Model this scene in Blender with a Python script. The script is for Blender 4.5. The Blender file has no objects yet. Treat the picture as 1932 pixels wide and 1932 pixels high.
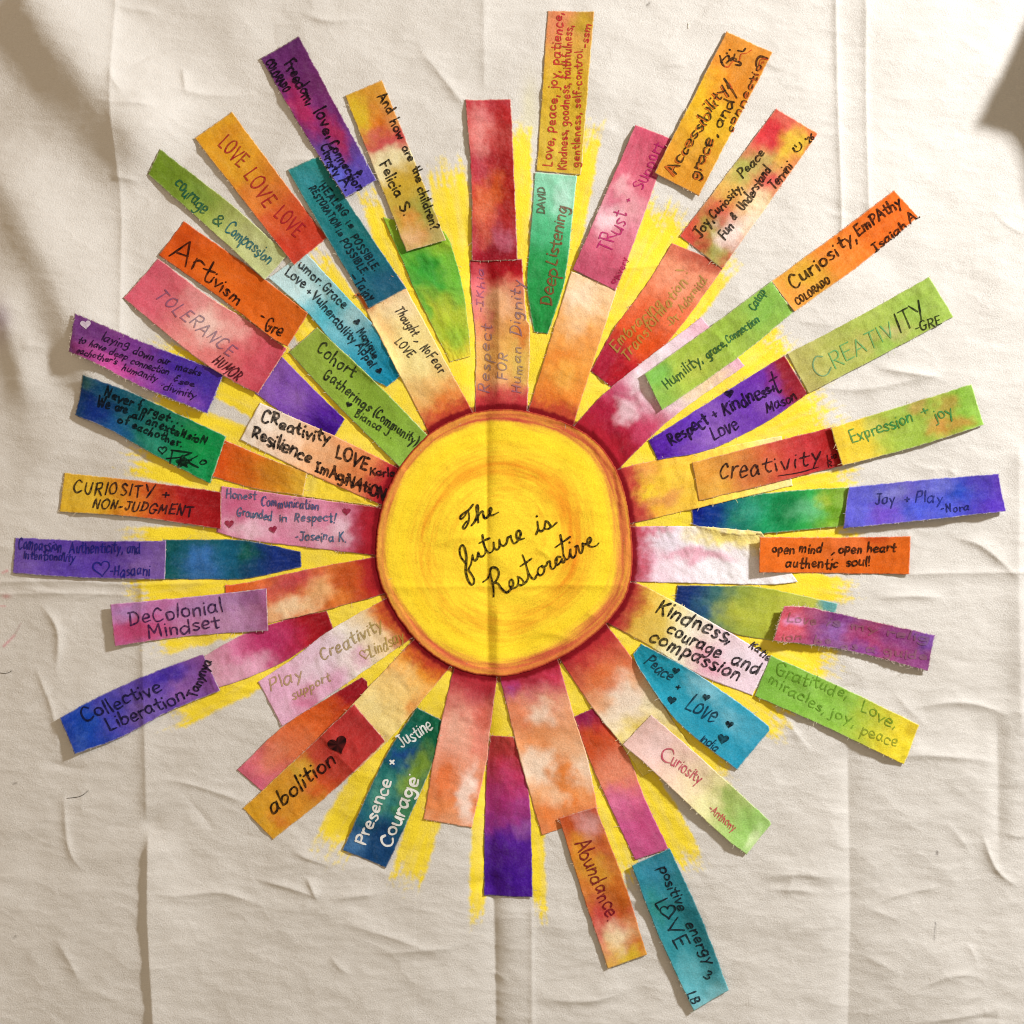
import bpy, math, random
import numpy as np

random.seed(7)
rng = np.random.default_rng(11)
SC = bpy.context.scene
COL = SC.collection

# ------------------------------------------------------------------ camera, light, exposure
U = 1.6 / 1932.0                      # metres per layout unit (the cloth in view is 1.6 m wide)
def wx(x): return (x - 966.0) * U
def wy(y): return (966.0 - y) * U

cam = bpy.data.cameras.new('camera'); cam_o = bpy.data.objects.new('camera', cam); COL.objects.link(cam_o)
cam.lens = 50; cam.sensor_width = 36; cam.clip_end = 100
cam_o.location = (0, 0, 1.6 / (36 / 50)); cam_o.rotation_euler = (0, 0, 0)
SC.camera = cam_o

w = bpy.data.worlds.new('World'); SC.world = w; w.use_nodes = True
w.node_tree.nodes['Background'].inputs[0].default_value = (1.0, 0.83, 0.62, 1)
w.node_tree.nodes['Background'].inputs[1].default_value = 0.40

LAZ, LEL = math.radians(33), math.radians(27)
def lamp(name, loc, energy, size, color):
    l = bpy.data.lights.new(name, 'AREA'); l.energy = energy; l.size = size; l.color = color
    o = bpy.data.objects.new(name, l); COL.objects.link(o); o.location = loc
    from mathutils import Vector
    o.rotation_euler = (-Vector(loc)).to_track_quat('-Z', 'Y').to_euler()
    return o
LD = 4.0
lamp('key_lamp', (LD*math.cos(LEL)*math.cos(LAZ), LD*math.cos(LEL)*math.sin(LAZ), LD*math.sin(LEL)), 246, 0.32, (0.975, 0.98, 1.0))
lamp('warm_lamp', (-2.0, 0.9, 2.2), 8, 1.2, (1.0, 0.58, 0.26))

SC.view_settings.view_transform = 'Standard'
SC.view_settings.look = 'None'
SC.view_settings.exposure = 0.0
SC.view_settings.gamma = 1.0
SC.cycles.filter_width = 1.1
SC.view_settings.use_curve_mapping = False

# ------------------------------------------------------------------ small tools
def lin(h):
    h = h.lstrip('#')
    v = np.array([int(h[i:i+2], 16) for i in (0, 2, 4)]) / 255.0
    return np.where(v <= 0.04045, v / 12.92, ((v + 0.055) / 1.055) ** 2.4)

_LAT = rng.random((256, 256)).astype(np.float32)
_GA = _LAT*2*np.pi; _GX, _GY = np.cos(_GA), np.sin(_GA)
def vnoise(x, y):
    """gradient noise, 0..1 round .5"""
    x, y = x*.914+y*.406, y*.914-x*.406
    xi = np.floor(x).astype(int); yi = np.floor(y).astype(int)
    fx = x-xi; fy = y-yi
    u = fx*fx*fx*(fx*(fx*6-15)+10); v = fy*fy*fy*(fy*(fy*6-15)+10)
    g = lambda i, j, a, b: _GX[j & 255, i & 255]*a+_GY[j & 255, i & 255]*b
    n = (g(xi, yi, fx, fy)*(1-u)+g(xi+1, yi, fx-1, fy)*u)*(1-v)+(g(xi, yi+1, fx, fy-1)*(1-u)+g(xi+1, yi+1, fx-1, fy-1)*u)*v
    return np.clip(.5+.72*n, 0, 1)
def fbm(x, y, o=4):
    s = 0; a = 1; n = 0
    for k in range(o):
        s = s + a*vnoise(x*2**k + 17.3*k, y*2**k + 5.1*k); n += a; a *= .55
    return s/n
def sstep(a, b, x):
    t = np.clip((x-a)/(b-a), 0, 1); return t*t*(3-2*t)

CR = {}
for i in range(16):
    CR[i+1] = ((0, 600, 1200, 1840)[i % 4], (0, 600, 1200, 1840)[i // 4], 660/1932)
CR['sun'] = (860, 930, 780/1932); CR['script'] = (1100, 1210, 380/1932)
CR['top'] = (1140, 620, 170/842); CR['access'] = (1590, 60, 310/1426); CR['night'] = (180, 760, 380/1748)
CR['free'] = (620, 80, 340/1564); CR['emb'] = (1460, 640, 300/1932); CR['pink'] = (1870, 1460, 420/1932)
CR['ov'] = (0, 0, 1/.7728)
def c(n, x, y):
    b = CR[n]; return ((b[0]+x*b[2])*.7728, (b[1]+y*b[2])*.7728)
def csc(n): return CR[n][2]*.7728

def crom(p, n=8, closed=False):
    p = np.asarray(p, float)
    if len(p) == 2 and not closed:
        t = np.linspace(0, 1, max(2, n))[:, None]; return p[0]*(1-t)+p[1]*t
    q = np.vstack([p[-1], p, p[0], p[1]]) if closed else np.vstack([2*p[0]-p[1], p, 2*p[-1]-p[-2]])
    out = []
    for i in range(1, len(q)-2):
        t = np.linspace(0, 1, n, endpoint=False)[:, None]
        a, b, cc, d = q[i-1], q[i], q[i+1], q[i+2]
        out.append(.5*((2*b)+(-a+cc)*t+(2*a-5*b+4*cc-d)*t*t+(-a+3*b-3*cc+d)*t**3))
    o = np.vstack(out)
    return o if closed else np.vstack([o, p[-1]])

def new_mesh(name, verts, faces, cols, mat, parent=None, origin=None, smooth=True):
    """verts in layout units (x right, y down, z up); faces = list of int arrays (quads n*4 / tris n*3)"""
    v = np.asarray(verts, float)
    P = np.empty_like(v); P[:, 0] = (v[:, 0]-966)*U; P[:, 1] = (966-v[:, 1])*U; P[:, 2] = v[:, 2]*U
    if origin is None: origin = np.array([P[:, 0].mean(), P[:, 1].mean(), P[:, 2].min()])
    P -= origin
    me = bpy.data.meshes.new(name)
    faces = [np.asarray(f, int) for f in faces if len(f)]
    nl = sum(f.size for f in faces); nf = sum(len(f) for f in faces)
    me.vertices.add(len(P)); me.vertices.foreach_set('co', P.ravel())
    me.loops.add(nl); me.polygons.add(nf)
    idx = np.concatenate([f.ravel() for f in faces])
    tot = np.concatenate([np.full(len(f), f.shape[1]) for f in faces])
    st = np.concatenate([[0], np.cumsum(tot)[:-1]])
    me.loops.foreach_set('vertex_index', idx.astype(np.int32))
    me.polygons.foreach_set('loop_start', st.astype(np.int32))
    try: me.polygons.foreach_set('loop_total', tot.astype(np.int32))
    except Exception: pass
    me.polygons.foreach_set('use_smooth', np.full(nf, smooth))
    me.update(calc_edges=True)
    a = me.color_attributes.new('pigment', 'FLOAT_COLOR', 'POINT')
    cc = np.ones((len(P), 4), np.float32); cc[:, :3] = np.clip(cols, 0, 1)
    a.data.foreach_set('color', cc.ravel())
    me.materials.append(mat)
    o = bpy.data.objects.new(name, me); COL.objects.link(o)
    if parent is not None:
        o.parent = parent
        o.location = origin - np.array(parent.location)
    else:
        o.location = origin
    return o

def cloth_mat(name, grain, bump, speck=0.0, stretch=(1, 1)):
    m = bpy.data.materials.new(name); m.use_nodes = True
    nt = m.node_tree; N = nt.nodes; L = nt.links; b = N['Principled BSDF']
    b.inputs['Roughness'].default_value = .92
    b.inputs['Specular IOR Level'].default_value = .12
    at = N.new('ShaderNodeAttribute'); at.attribute_name = 'pigment'
    tc = N.new('ShaderNodeTexCoord')
    mp = N.new('ShaderNodeMapping'); mp.inputs['Scale'].default_value = (stretch[0], stretch[1], 1)
    L.new(tc.outputs['Object'], mp.inputs['Vector'])
    n1 = N.new('ShaderNodeTexNoise'); n1.inputs['Scale'].default_value = 420; n1.inputs['Detail'].default_value = 3
    n1.inputs['Roughness'].default_value = .65
    L.new(mp.outputs[0], n1.inputs['Vector'])
    mr = N.new('ShaderNodeMapRange'); mr.inputs[1].default_value = .3; mr.inputs[2].default_value = .7
    mr.inputs[3].default_value = 1-grain; mr.inputs[4].default_value = 1+grain
    L.new(n1.outputs['Fac'], mr.inputs[0])
    mx = N.new('ShaderNodeVectorMath'); mx.operation = 'SCALE'
    L.new(at.outputs['Color'], mx.inputs[0]); L.new(mr.outputs[0], mx.inputs['Scale'])
    col = mx.outputs[0]
    if speck:
        vo = N.new('ShaderNodeTexVoronoi'); vo.inputs['Scale'].default_value = 42
        L.new(tc.outputs['Object'], vo.inputs['Vector'])
        m2 = N.new('ShaderNodeMapRange'); m2.inputs[1].default_value = .012; m2.inputs[2].default_value = .05
        m2.inputs[3].default_value = 1-speck; m2.inputs[4].default_value = 1
        L.new(vo.outputs['Distance'], m2.inputs[0])
        m3 = N.new('ShaderNodeVectorMath'); m3.operation = 'SCALE'
        L.new(col, m3.inputs[0]); L.new(m2.outputs[0], m3.inputs['Scale']); col = m3.outputs[0]
    L.new(col, b.inputs['Base Color'])
    # thread grain: fine slubs running both ways
    hs = []
    for sx, sy in ((1, 3.2), (3.2, 1)):
        m5 = N.new('ShaderNodeMapping'); m5.inputs['Scale'].default_value = (sx, sy, 1); m5.inputs['Rotation'].default_value = (0, 0, .35*(sx > 1)+.1)
        L.new(tc.outputs['Object'], m5.inputs['Vector'])
        n5 = N.new('ShaderNodeTexNoise'); n5.inputs['Scale'].default_value = 330; n5.inputs['Detail'].default_value = 2
        L.new(m5.outputs[0], n5.inputs['Vector']); hs.append(n5)
    ml = N.new('ShaderNodeMath'); ml.operation = 'ADD'
    L.new(hs[0].outputs['Fac'], ml.inputs[0]); L.new(hs[1].outputs['Fac'], ml.inputs[1])
    bp = N.new('ShaderNodeBump'); bp.inputs['Strength'].default_value = bump; bp.inputs['Distance'].default_value = .0012
    L.new(ml.outputs[0], bp.inputs['Height']); L.new(bp.outputs[0], b.inputs['Normal'])
    return m
M_CANVAS = cloth_mat('canvas_cotton', .05, .5, .25, (.55, 1.5))
M_STRIP = cloth_mat('painted_cotton', .14, .36)
M_INK = cloth_mat('marker_ink', .10, .20)
M_THREAD = cloth_mat('thread', .05, .05)
M_FLOOR = cloth_mat('floor_paint', .05, .2)

def tag(o, label, cat, group=None, kind=None):
    if label: o['label'] = label
    if cat: o['category'] = cat
    if group: o['group'] = group
    if kind: o['kind'] = kind

# ------------------------------------------------------------------ the cloth's relief (layout units)
G0, G1, GS = -190.0, 2122.0, 2.2
gx = np.arange(G0, G1, GS); NG = len(gx)
XX, YY = np.meshgrid(gx, gx)
Z = np.zeros((NG, NG))

def ridge(pts, H, wl, wr, p=1.6, taper=.25, closedform=None):
    """a fold along a polyline; wl = width on its left (walking along it, y down), wr on its right"""
    pts = crom(pts, 6) if len(pts) > 2 else np.asarray(pts, float)
    m = 3.2*max(wl, wr)
    x0, y0 = pts.min(0)-m; x1, y1 = pts.max(0)+m
    i0, i1 = np.searchsorted(gx, [y0, y1]); j0, j1 = np.searchsorted(gx, [x0, x1])
    if i1 <= i0 or j1 <= j0: return
    X = XX[i0:i1, j0:j1]; Y = YY[i0:i1, j0:j1]
    best = np.full(X.shape, 1e9); sd = np.zeros(X.shape); tt = np.zeros(X.shape)
    seg = np.diff(pts, axis=0); ln = np.hypot(seg[:, 0], seg[:, 1]); cum = np.concatenate([[0], np.cumsum(ln)])
    for k in range(len(seg)):
        if ln[k] < 1e-6: continue
        dx, dy = seg[k]/ln[k]
        rx = X-pts[k, 0]; ry = Y-pts[k, 1]
        t = np.clip(rx*dx+ry*dy, 0, ln[k])
        ex = rx-t*dx; ey = ry-t*dy
        d = np.hypot(ex, ey); s = np.sign(dx*ry-dy*rx)
        b = d < best
        best = np.where(b, d, best); sd = np.where(b, s, sd); tt = np.where(b, (cum[k]+t)/cum[-1], tt)
    wdt = np.where(sd > 0, wr, wl)      # y is down: positive cross = right-hand side
    prof = np.exp(-(best/wdt)**p)
    tp = sstep(0, taper, tt)*sstep(0, taper, 1-tt) if taper > 0 else 1.0
    Z[i0:i1, j0:j1] += H*prof*tp

def relief():
    global Z
    # broad swells
    Z += 22*(fbm(XX/420+3, YY/420+8, 3)-.5)
    Z += 8*(fbm(XX/170+1, YY/150+2, 2)-.5)
    Z += 1.8*(fbm(XX/70+9, YY/40+4, 2)-.5)
    r = 1-np.abs(2*fbm(XX/130+30, YY/75+12, 4)-1)
    Z += 1.1*r**3
    # diagonal drapes pulled from the upper left corner
    ridge([(20, -60), (110, 70), (190, 175), (262, 262), (330, 330)], 50, 110, 76, 1.9, .2)
    ridge([(-60, 90), (40, 210), (110, 330), (160, 430), (215, 540)], 3, 60, 60, 2, .3)
    ridge([(-40, 250), (30, 370), (85, 470), (130, 580), (168, 680), (215, 790)], 30, 85, 56, 1.9, .22)
    ridge([(-80, 420), (0, 560), (40, 700), (80, 830), (150, 930)], 8, 70, 50, 2, .3)
    ridge([(-30, 520), (20, 610), (50, 720), (60, 800)], 14, 46, 34, 1.8, .3)
    # long folding creases, up and down
    ridge([(222, -40), (220, 180), (230, 420), (228, 700)], 2.6, 9, 9, 1.1, .08)
    ridge([(280, 1560), (279, 1720), (285, 1850), (296, 2100)], 11, 70, 9, 1.2, .1)
    ridge([(268, 1080), (270, 1250), (274, 1400), (277, 1560)], 5, 40, 10, 1.2, .1)
    ridge([(912, -60), (914, 180)], 2.0, 16, 10, 1.2, .15)
    ridge([(916, 430), (915, 640), (917, 800)], -8, 16, 20, 1.2, .1)
    ridge([(940, 500), (942, 640), (938, 780)], 4, 12, 10, 1.4, .2)
    ridge([(919, 770), (919, 1000), (920, 1150), (922, 1300)], -6, 11, 32, 1.0, .06)
    ridge([(938, 1130), (940, 1300)], 3.5, 20, 9, 1.3, .2)
    ridge([(919, 1290), (919, 1450), (925, 1700)], -9, 16, 24, 1.2, .1)
    ridge([(930, 1640), (934, 1800), (938, 2100)], -12, 17, 46, 1.15, .08)
    ridge([(1003, 1690), (1004, 2100)], 2.2, 7, 7, 1.1, .1)
    ridge([(1576, -60), (1580, 180), (1585, 330), (1590, 480)], 3.0, 9, 7, 1.1, .1)
    ridge([(1633, -60), (1634, 200), (1640, 440)], 2.6, 8, 8, 1.1, .1)
    ridge([(1600, 1390), (1604, 1600), (1606, 1760), (1598, 2100)], -8, 46, 20, 1.15, .08)
    ridge([(1882, 1330), (1886, 1500), (1884, 1640)], -6, 18, 18, 1.5, .3)
    ridge([(1924, 820), (1921, 1150), (1926, 1400)], 5, 24, 20, 1.4, .1)
    ridge([(1880, 1880), (1900, 2100)], 4, 24, 20, 1.4, .2)
    # creases across
    ridge([(-60, 1100), (120, 1096), (250, 1103), (420, 1098)], 3.4, 7, 7, 1.1, .1)
    ridge([(-60, 1122), (130, 1119), (260, 1124)], 2.4, 6, 6, 1.1, .1)
    ridge([(700, 1107), (950, 1106), (1200, 1103)], 2.2, 6, 6, 1.1, .1)
    ridge([(1690, 1085), (1800, 1081), (1930, 1080), (2100, 1076)], 3.2, 8, 8, 1.1, .1)
    ridge([(670, 548), (800, 546), (900, 540)], 3.2, 8, 8, 1.1, .15)
    ridge([(1130, 508), (1200, 505), (1280, 498)], 3.0, 8, 8, 1.1, .2)
    # named wrinkles
    for a in ([(215, 12), (250, 20), (310, 26)], [(217, 130), (226, 165), (250, 190)], [(345, 125), (350, 160), (356, 185)],
              [(225, 205), (270, 206), (310, 208)], [(205, 335), (240, 340), (270, 346)], [(40, 655), (75, 655), (95, 662)],
              [(300, 165), (400, 180), (500, 175)], [(240, 1340), (300, 1330), (420, 1310)], [(60, 1240), (100, 1340), (112, 1420)],
              [(70, 1130), (110, 1190), (105, 1280)], [(277, 1680), (330, 1690), (420, 1685), (520, 1720)], [(277, 1470), (340, 1475), (420, 1500), (500, 1530)],
              [(464, 1655), (560, 1680), (610, 1700)], [(610, 1700), (680, 1690), (730, 1685)], [(575, 1650), (590, 1680), (600, 1705)],
              [(640, 1738), (760, 1775), (830, 1800)], [(700, 1800), (830, 1790), (880, 1785)], [(622, 1800), (640, 1825), (665, 1840)],
              [(540, 1600), (580, 1620), (640, 1640)], [(1130, 1690), (1220, 1700), (1330, 1690)], [(1640, 1130), (1720, 1125), (1800, 1130)],
              [(1650, 1430), (1760, 1425), (1900, 1440)], [(1780, 1010), (1850, 1030), (1932, 1100)], [(1700, 1340), (1820, 1325), (1932, 1360)],
              [(1420, 1660), (1500, 1650), (1600, 1660)], [(1430, 1680), (1500, 1680), (1560, 1690)], [(1630, 1720), (1700, 1690), (1800, 1670)],
              [(1700, 1880), (1800, 1840), (1880, 1850)], [(1720, 1932), (1830, 1915), (1900, 1900)], [(1850, 1560), (1880, 1640), (1932, 1680)],
              [(1500, 720), (1620, 735), (1800, 700)], [(1640, 690), (1720, 705), (1790, 715)], [(780, 80), (830, 140), (900, 230)],
              [(560, 20), (620, 40), (700, 30)], [(640, 330), (560, 300), (470, 330)], [(120, 1480), (130, 1600), (170, 1660)],
              [(100, 1760), (145, 1840), (150, 1870)], [(1000, 1880), (1100, 1890), (1200, 1870)]):
        ridge(a, random.uniform(2.6, 5.0), random.uniform(8, 18), random.uniform(4.5, 10), 1.3, .4)
    # small random crumple
    for k in range(200):
        x = random.uniform(-100, 2050); y = random.uniform(-100, 2050)
        a = random.gauss(0.05, .45) if random.random() < .75 else random.uniform(0, 3.14)
        l = random.uniform(30, 130)
        dx, dy = math.cos(a)*l/2, math.sin(a)*l/2; bend = random.uniform(-.25, .25)*l
        ridge([(x-dx, y-dy), (x-dy/l*bend, y+dx/l*bend), (x+dx, y+dy)], random.choice((-1, 1, 1))*random.uniform(.5, 2.2),
              random.uniform(5, 16), random.uniform(4, 11), 1.4, .45)
    # fine crinkle of the washed cotton
    wz = 30*(fbm(XX/130+2, YY/130+6, 2)-.5)
    Z += (.3+1.0*fbm(XX/300+4, YY/300, 2))*(fbm(XX/64+wz/30, (YY+wz)/15+50, 4)-.5)
    Z += 3.0*(fbm(XX/130+60, (YY+wz)/60+9, 3)-.5)*sstep(900, 1500, YY)
    rg = 1-np.abs(2*fbm(XX/150+70, (YY+wz*1.5)/75+33, 3)-1)*2.2
    Z += .45*np.clip(rg, 0, 1)**3*(.4+sstep(1000, 1700, YY))
    # unseen tall fold added beyond the right edge, shaped to throw the corner shadow
    P = np.array([(2061,-81),(2005,45),(1950,165),(1957,175),(2016,196),(2037,236),(2045,289),(2071,368),(2140,480),(2140,-190),(2110,-190)], float)
    i0, i1 = 0, np.searchsorted(gx, 520); j0 = np.searchsorted(gx, 1900)
    X = XX[i0:i1, j0:]; Y = YY[i0:i1, j0:]
    ins = np.zeros(X.shape, bool); dd = np.full(X.shape, 1e9)
    for k in range(len(P)):
        a, e = P[k], P[(k+1) % len(P)]
        t = np.clip(((X-a[0])*(e[0]-a[0])+(Y-a[1])*(e[1]-a[1]))/((e-a)**2).sum(), 0, 1)
        dd = np.minimum(dd, np.hypot(X-a[0]-t*(e[0]-a[0]), Y-a[1]-t*(e[1]-a[1])))
        hit = ((a[1] > Y) != (e[1] > Y)) & (X < (e[0]-a[0])*(Y-a[1])/np.where(e[1] == a[1], 1e-9, e[1]-a[1])+a[0])
        ins ^= hit
    Z[i0:i1, j0:] = np.where(ins, Z[i0:i1, j0:]+110*(1-np.exp(-dd/6)), Z[i0:i1, j0:])
relief()
Z -= Z[(YY > 0) & (YY < 1932) & (XX > 0) & (XX < 1932)].mean()

# ------------------------------------------------------------------ pigment of the cloth
CX, CY = 951.0, 1022.0
SUN = crom([c('sun', *p) for p in ((900,170),(1150,205),(1400,310),(1560,470),(1650,690),(1690,950),(1690,1150),(1640,1330),(1500,1500),(1300,1650),
      (1050,1760),(830,1785),(600,1725),(400,1580),(250,1380),(160,1180),(145,1000),(180,760),(290,520),(480,310),(690,205))], 8, True)
_sa = np.arctan2(SUN[:, 1]-CY, SUN[:, 0]-CX); _sr = np.hypot(SUN[:, 0]-CX, SUN[:, 1]-CY); _o = np.argsort(_sa)
def sun_r(a): return np.interp(a, _sa[_o], _sr[_o], period=2*math.pi)

CLOTH = lin('#d3cfc8')
YEL = lin('#f6dc38')*.97
TIPS = [(690,362,46),(842,318,86),(985,236,50),(1118,240,52),(1262,395,150),(1370,490,70),(1478,640,130),(1560,758,120),(1612,906,60),(1612,1004,40),
        (1610,1118,60),(1570,1256,74),(1480,1372,74),(1368,1470,60),(1300,1640,86),(1190,1660,60),(1022,1722,36),(897,1738,38),(765,1668,76),(622,1606,90),
        (330,1356,60),(300,1220,50),(250,1118,60),(248,1012,46),(250,868,70),(280,752,40),(300,660,60),(420,580,40),(520,560,60),(596,478,44),(770,420,80),(1230,450,100)]
def cloth_paint():
    colr = np.empty((NG, NG, 3)); colr[:] = CLOTH
    n1 = fbm(XX/300, YY/300+7, 3)[..., None]
    colr *= (1+.05*(n1-.5))
    mask = np.zeros((NG, NG))
    dX = XX-CX; dY = YY-CY; R = np.hypot(dX, dY); TH = np.arctan2(dY, dX)
    fine = fbm(XX/9, YY/9, 3); mid = fbm(XX/34+8, YY/34, 3)
    for (tx, ty, wd) in TIPS:
        L = math.hypot(tx-CX, ty-CY); ux, uy = (tx-CX)/L, (ty-CY)/L
        s = dX*ux+dY*uy; l = -dX*uy+dY*ux
        hw = np.interp(s, [0, 240, L], [30, 42, wd/2])
        st = fbm(l/7+tx, s/70+ty, 3)
        end = L+12+(st-.5)*80+(mid-.5)*50
        e = sstep(-4, 44, end-s+(fine-.5)*64)*(s > 0)
        lat = sstep(0, 7, hw-3+(mid-.5)*10+(fine-.5)*8-np.abs(l))
        mask = np.maximum(mask, e*lat)
    mask = np.maximum(mask, sstep(0, 20, 425+(mid-.5)*40-R))
    dens = 1.0+.2*(fbm(XX/50, YY/50+40, 3)-.5)
    strk = fbm(TH*46+9, R/120, 3)-.5
    mk = np.clip(mask*dens*(.96+.5*strk*sstep(420, 640, R)+.10*(fine-.5)), 0, 1)[..., None]
    y = YEL*(1+.10*(fbm(XX/80+5, YY/80, 3)[..., None]-.5))
    colr = colr*(1-mk)+y*mk
    # worn pale paint at the top
    for (x, y0, rx, ry, s, h) in ((1000, 215, 16, 60, .35, '#d9d38a'), (905, 400, 40, 60, .3, '#c9b45a'), (1190, 470, 26, 26, .25, '#cfc98f'),
                              (8, 610, 18, 36, .45, '#9a86a4'), (12, 1125, 8, 4, .6, '#d68a92'), (28, 1210, 10, 3, .0, '#c05a70')):
        m = (np.exp(-((XX-x)/rx)**2-((YY-y0)/ry)**2)*s*(.5+mid))[..., None]
        colr = colr*(1-m)+lin(h)*m
    # stray pink and grey marks
    for (a, b, wd, h, s) in ((c(9, 25, 1105), c(9, 100, 1030), 2.2, '#d06a80', .7), (c(9, 105, 1020), c(9, 150, 940), 1.6, '#9a6a6a', .5),
                             (c(9, 20, 580), c(9, 55, 565), 2.4, '#d67a86', .7), (c(9, 0, 820), c(9, 35, 820), 1.5, '#d67a86', .6),
                             (c(16, 1302, 1210), c(16, 1290, 1330), 1.4, '#6a6460', .7), (c(16, 1318, 705), c(16, 1316, 725), 2.0, '#5a524c', .8),
                             (c(3, 1110, 40), c(3, 1130, 18), 1.6, '#5a5044', .8), (c(13, 95, 215), c(13, 118, 210), 1.8, '#5a5044', .7),
                             (c(13, 95, 1320), c(13, 112, 1305), 1.8, '#5a5044', .7)):
        a = np.array(a); b = np.array(b); d = b-a; L2 = (d**2).sum()
        t = np.clip(((XX-a[0])*d[0]+(YY-a[1])*d[1])/L2, 0, 1)
        q = np.hypot(XX-a[0]-t*d[0], YY-a[1]-t*d[1])
        m = (np.exp(-(q/wd)**2)*s*np.clip(fine*1.6, 0, 1))[..., None]
        colr = colr*(1-m)+lin(h)*m
    # dark red line brushed round the sun
    rr = R-sun_r(TH)
    m = (sstep(13, 9, rr+(fine-.5)*4)*sstep(-20, -10, rr))[..., None]*.9
    colr = colr*(1-m)+lin('#8e1420')*m
    return colr
CMAP = cloth_paint()

idx = np.arange(NG*NG).reshape(NG, NG)
quads = np.stack([idx[:-1, :-1], idx[1:, :-1], idx[1:, 1:], idx[:-1, 1:]], -1).reshape(-1, 4)
V = np.stack([XX.ravel(), YY.ravel(), Z.ravel()], 1)
cloth = new_mesh('canvas_banner', V, [quads], CMAP.reshape(-1, 3), M_CANVAS, origin=np.array([0., 0., 0.]))
tag(cloth, 'large creased cream cotton cloth with a painted yellow sunburst under the strips', 'banner')
zf = float(Z.min())-1.5
fl = new_mesh('floor', [(-1500, -1500, zf), (3500, -1500, zf), (3500, 3500, zf), (-1500, 3500, zf)], [[(3, 2, 1, 0)]], np.tile(lin('#8a7a66'), (4, 1)), M_FLOOR, origin=np.zeros(3))
tag(fl, None, None, kind='structure')

def samp(M, x, y):
    fx = np.clip((x-G0)/GS, 0, NG-1.001); fy = np.clip((y-G0)/GS, 0, NG-1.001)
    i = fy.astype(int); j = fx.astype(int); a = fx-j; b = fy-i
    if M.ndim == 3: a = a[..., None]; b = b[..., None]
    return (M[i, j]*(1-a)+M[i, j+1]*a)*(1-b)+(M[i+1, j]*(1-a)+M[i+1, j+1]*a)*b

def blur(a, k):
    for ax in (0, 1):
        if a.shape[ax] < 3: continue
        kk = min(k, (a.shape[ax]-1)//2)
        pad = [(0, 0), (0, 0)]; pad[ax] = (kk, kk)
        q = np.cumsum(np.pad(a, pad, mode='edge'), axis=ax)
        z = np.zeros_like(np.take(q, [0], ax)); q = np.concatenate([z, q], ax)
        n = a.shape[ax]; w2 = 2*kk+1
        a = (np.take(q, range(w2, w2+n), ax)-np.take(q, range(0, n), ax))/w2
    return a

HM = Z.copy()

class Local:
    """fine raster of one piece's own surface, for the writing on it"""
    def __init__(s, X, Y, Zz, C):
        s.h = 1.2; s.x0 = X.min()-6; s.y0 = Y.min()-6
        nx = int((X.max()-s.x0+8)/s.h); ny = int((Y.max()-s.y0+8)/s.h)
        s.z = np.full((ny, nx), np.nan); s.c = np.zeros((ny, nx, 3))
        i = ((Y-s.y0)/s.h+.5).astype(int); j = ((X-s.x0)/s.h+.5).astype(int)
        s.z[i, j] = Zz; s.c[i, j] = C
        for k in range(10):
            nan = np.isnan(s.z)
            if not nan.any(): break
            zs = np.zeros_like(s.z); cs = np.zeros_like(s.c); n = np.zeros_like(s.z)
            for di, dj in ((0, 1), (0, -1), (1, 0), (-1, 0)):
                zz = np.roll(s.z, (di, dj), (0, 1)); ccs = np.roll(s.c, (di, dj), (0, 1))
                ok = ~np.isnan(zz); zs += np.where(ok, zz, 0); cs += np.where(ok[..., None], ccs, 0); n += ok
            f = nan & (n > 0)
            s.z[f] = zs[f]/n[f]; s.c[f] = cs[f]/n[f][:, None]
        s.z = np.where(np.isnan(s.z), np.nanmean(s.z), s.z)
    def get(s, x, y):
        ny, nx = s.z.shape
        fx = np.clip((x-s.x0)/s.h, 0, nx-1.01); fy = np.clip((y-s.y0)/s.h, 0, ny-1.01)
        i = fy.astype(int); j = fx.astype(int); a = fx-j; b = fy-i
        f = lambda M, a, b: (M[i, j]*(1-a)+M[i, j+1]*a)*(1-b)+(M[i+1, j]*(1-a)+M[i+1, j+1]*a)*b
        return f(s.z, a, b), f(s.c, a[..., None], b[..., None])

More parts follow.
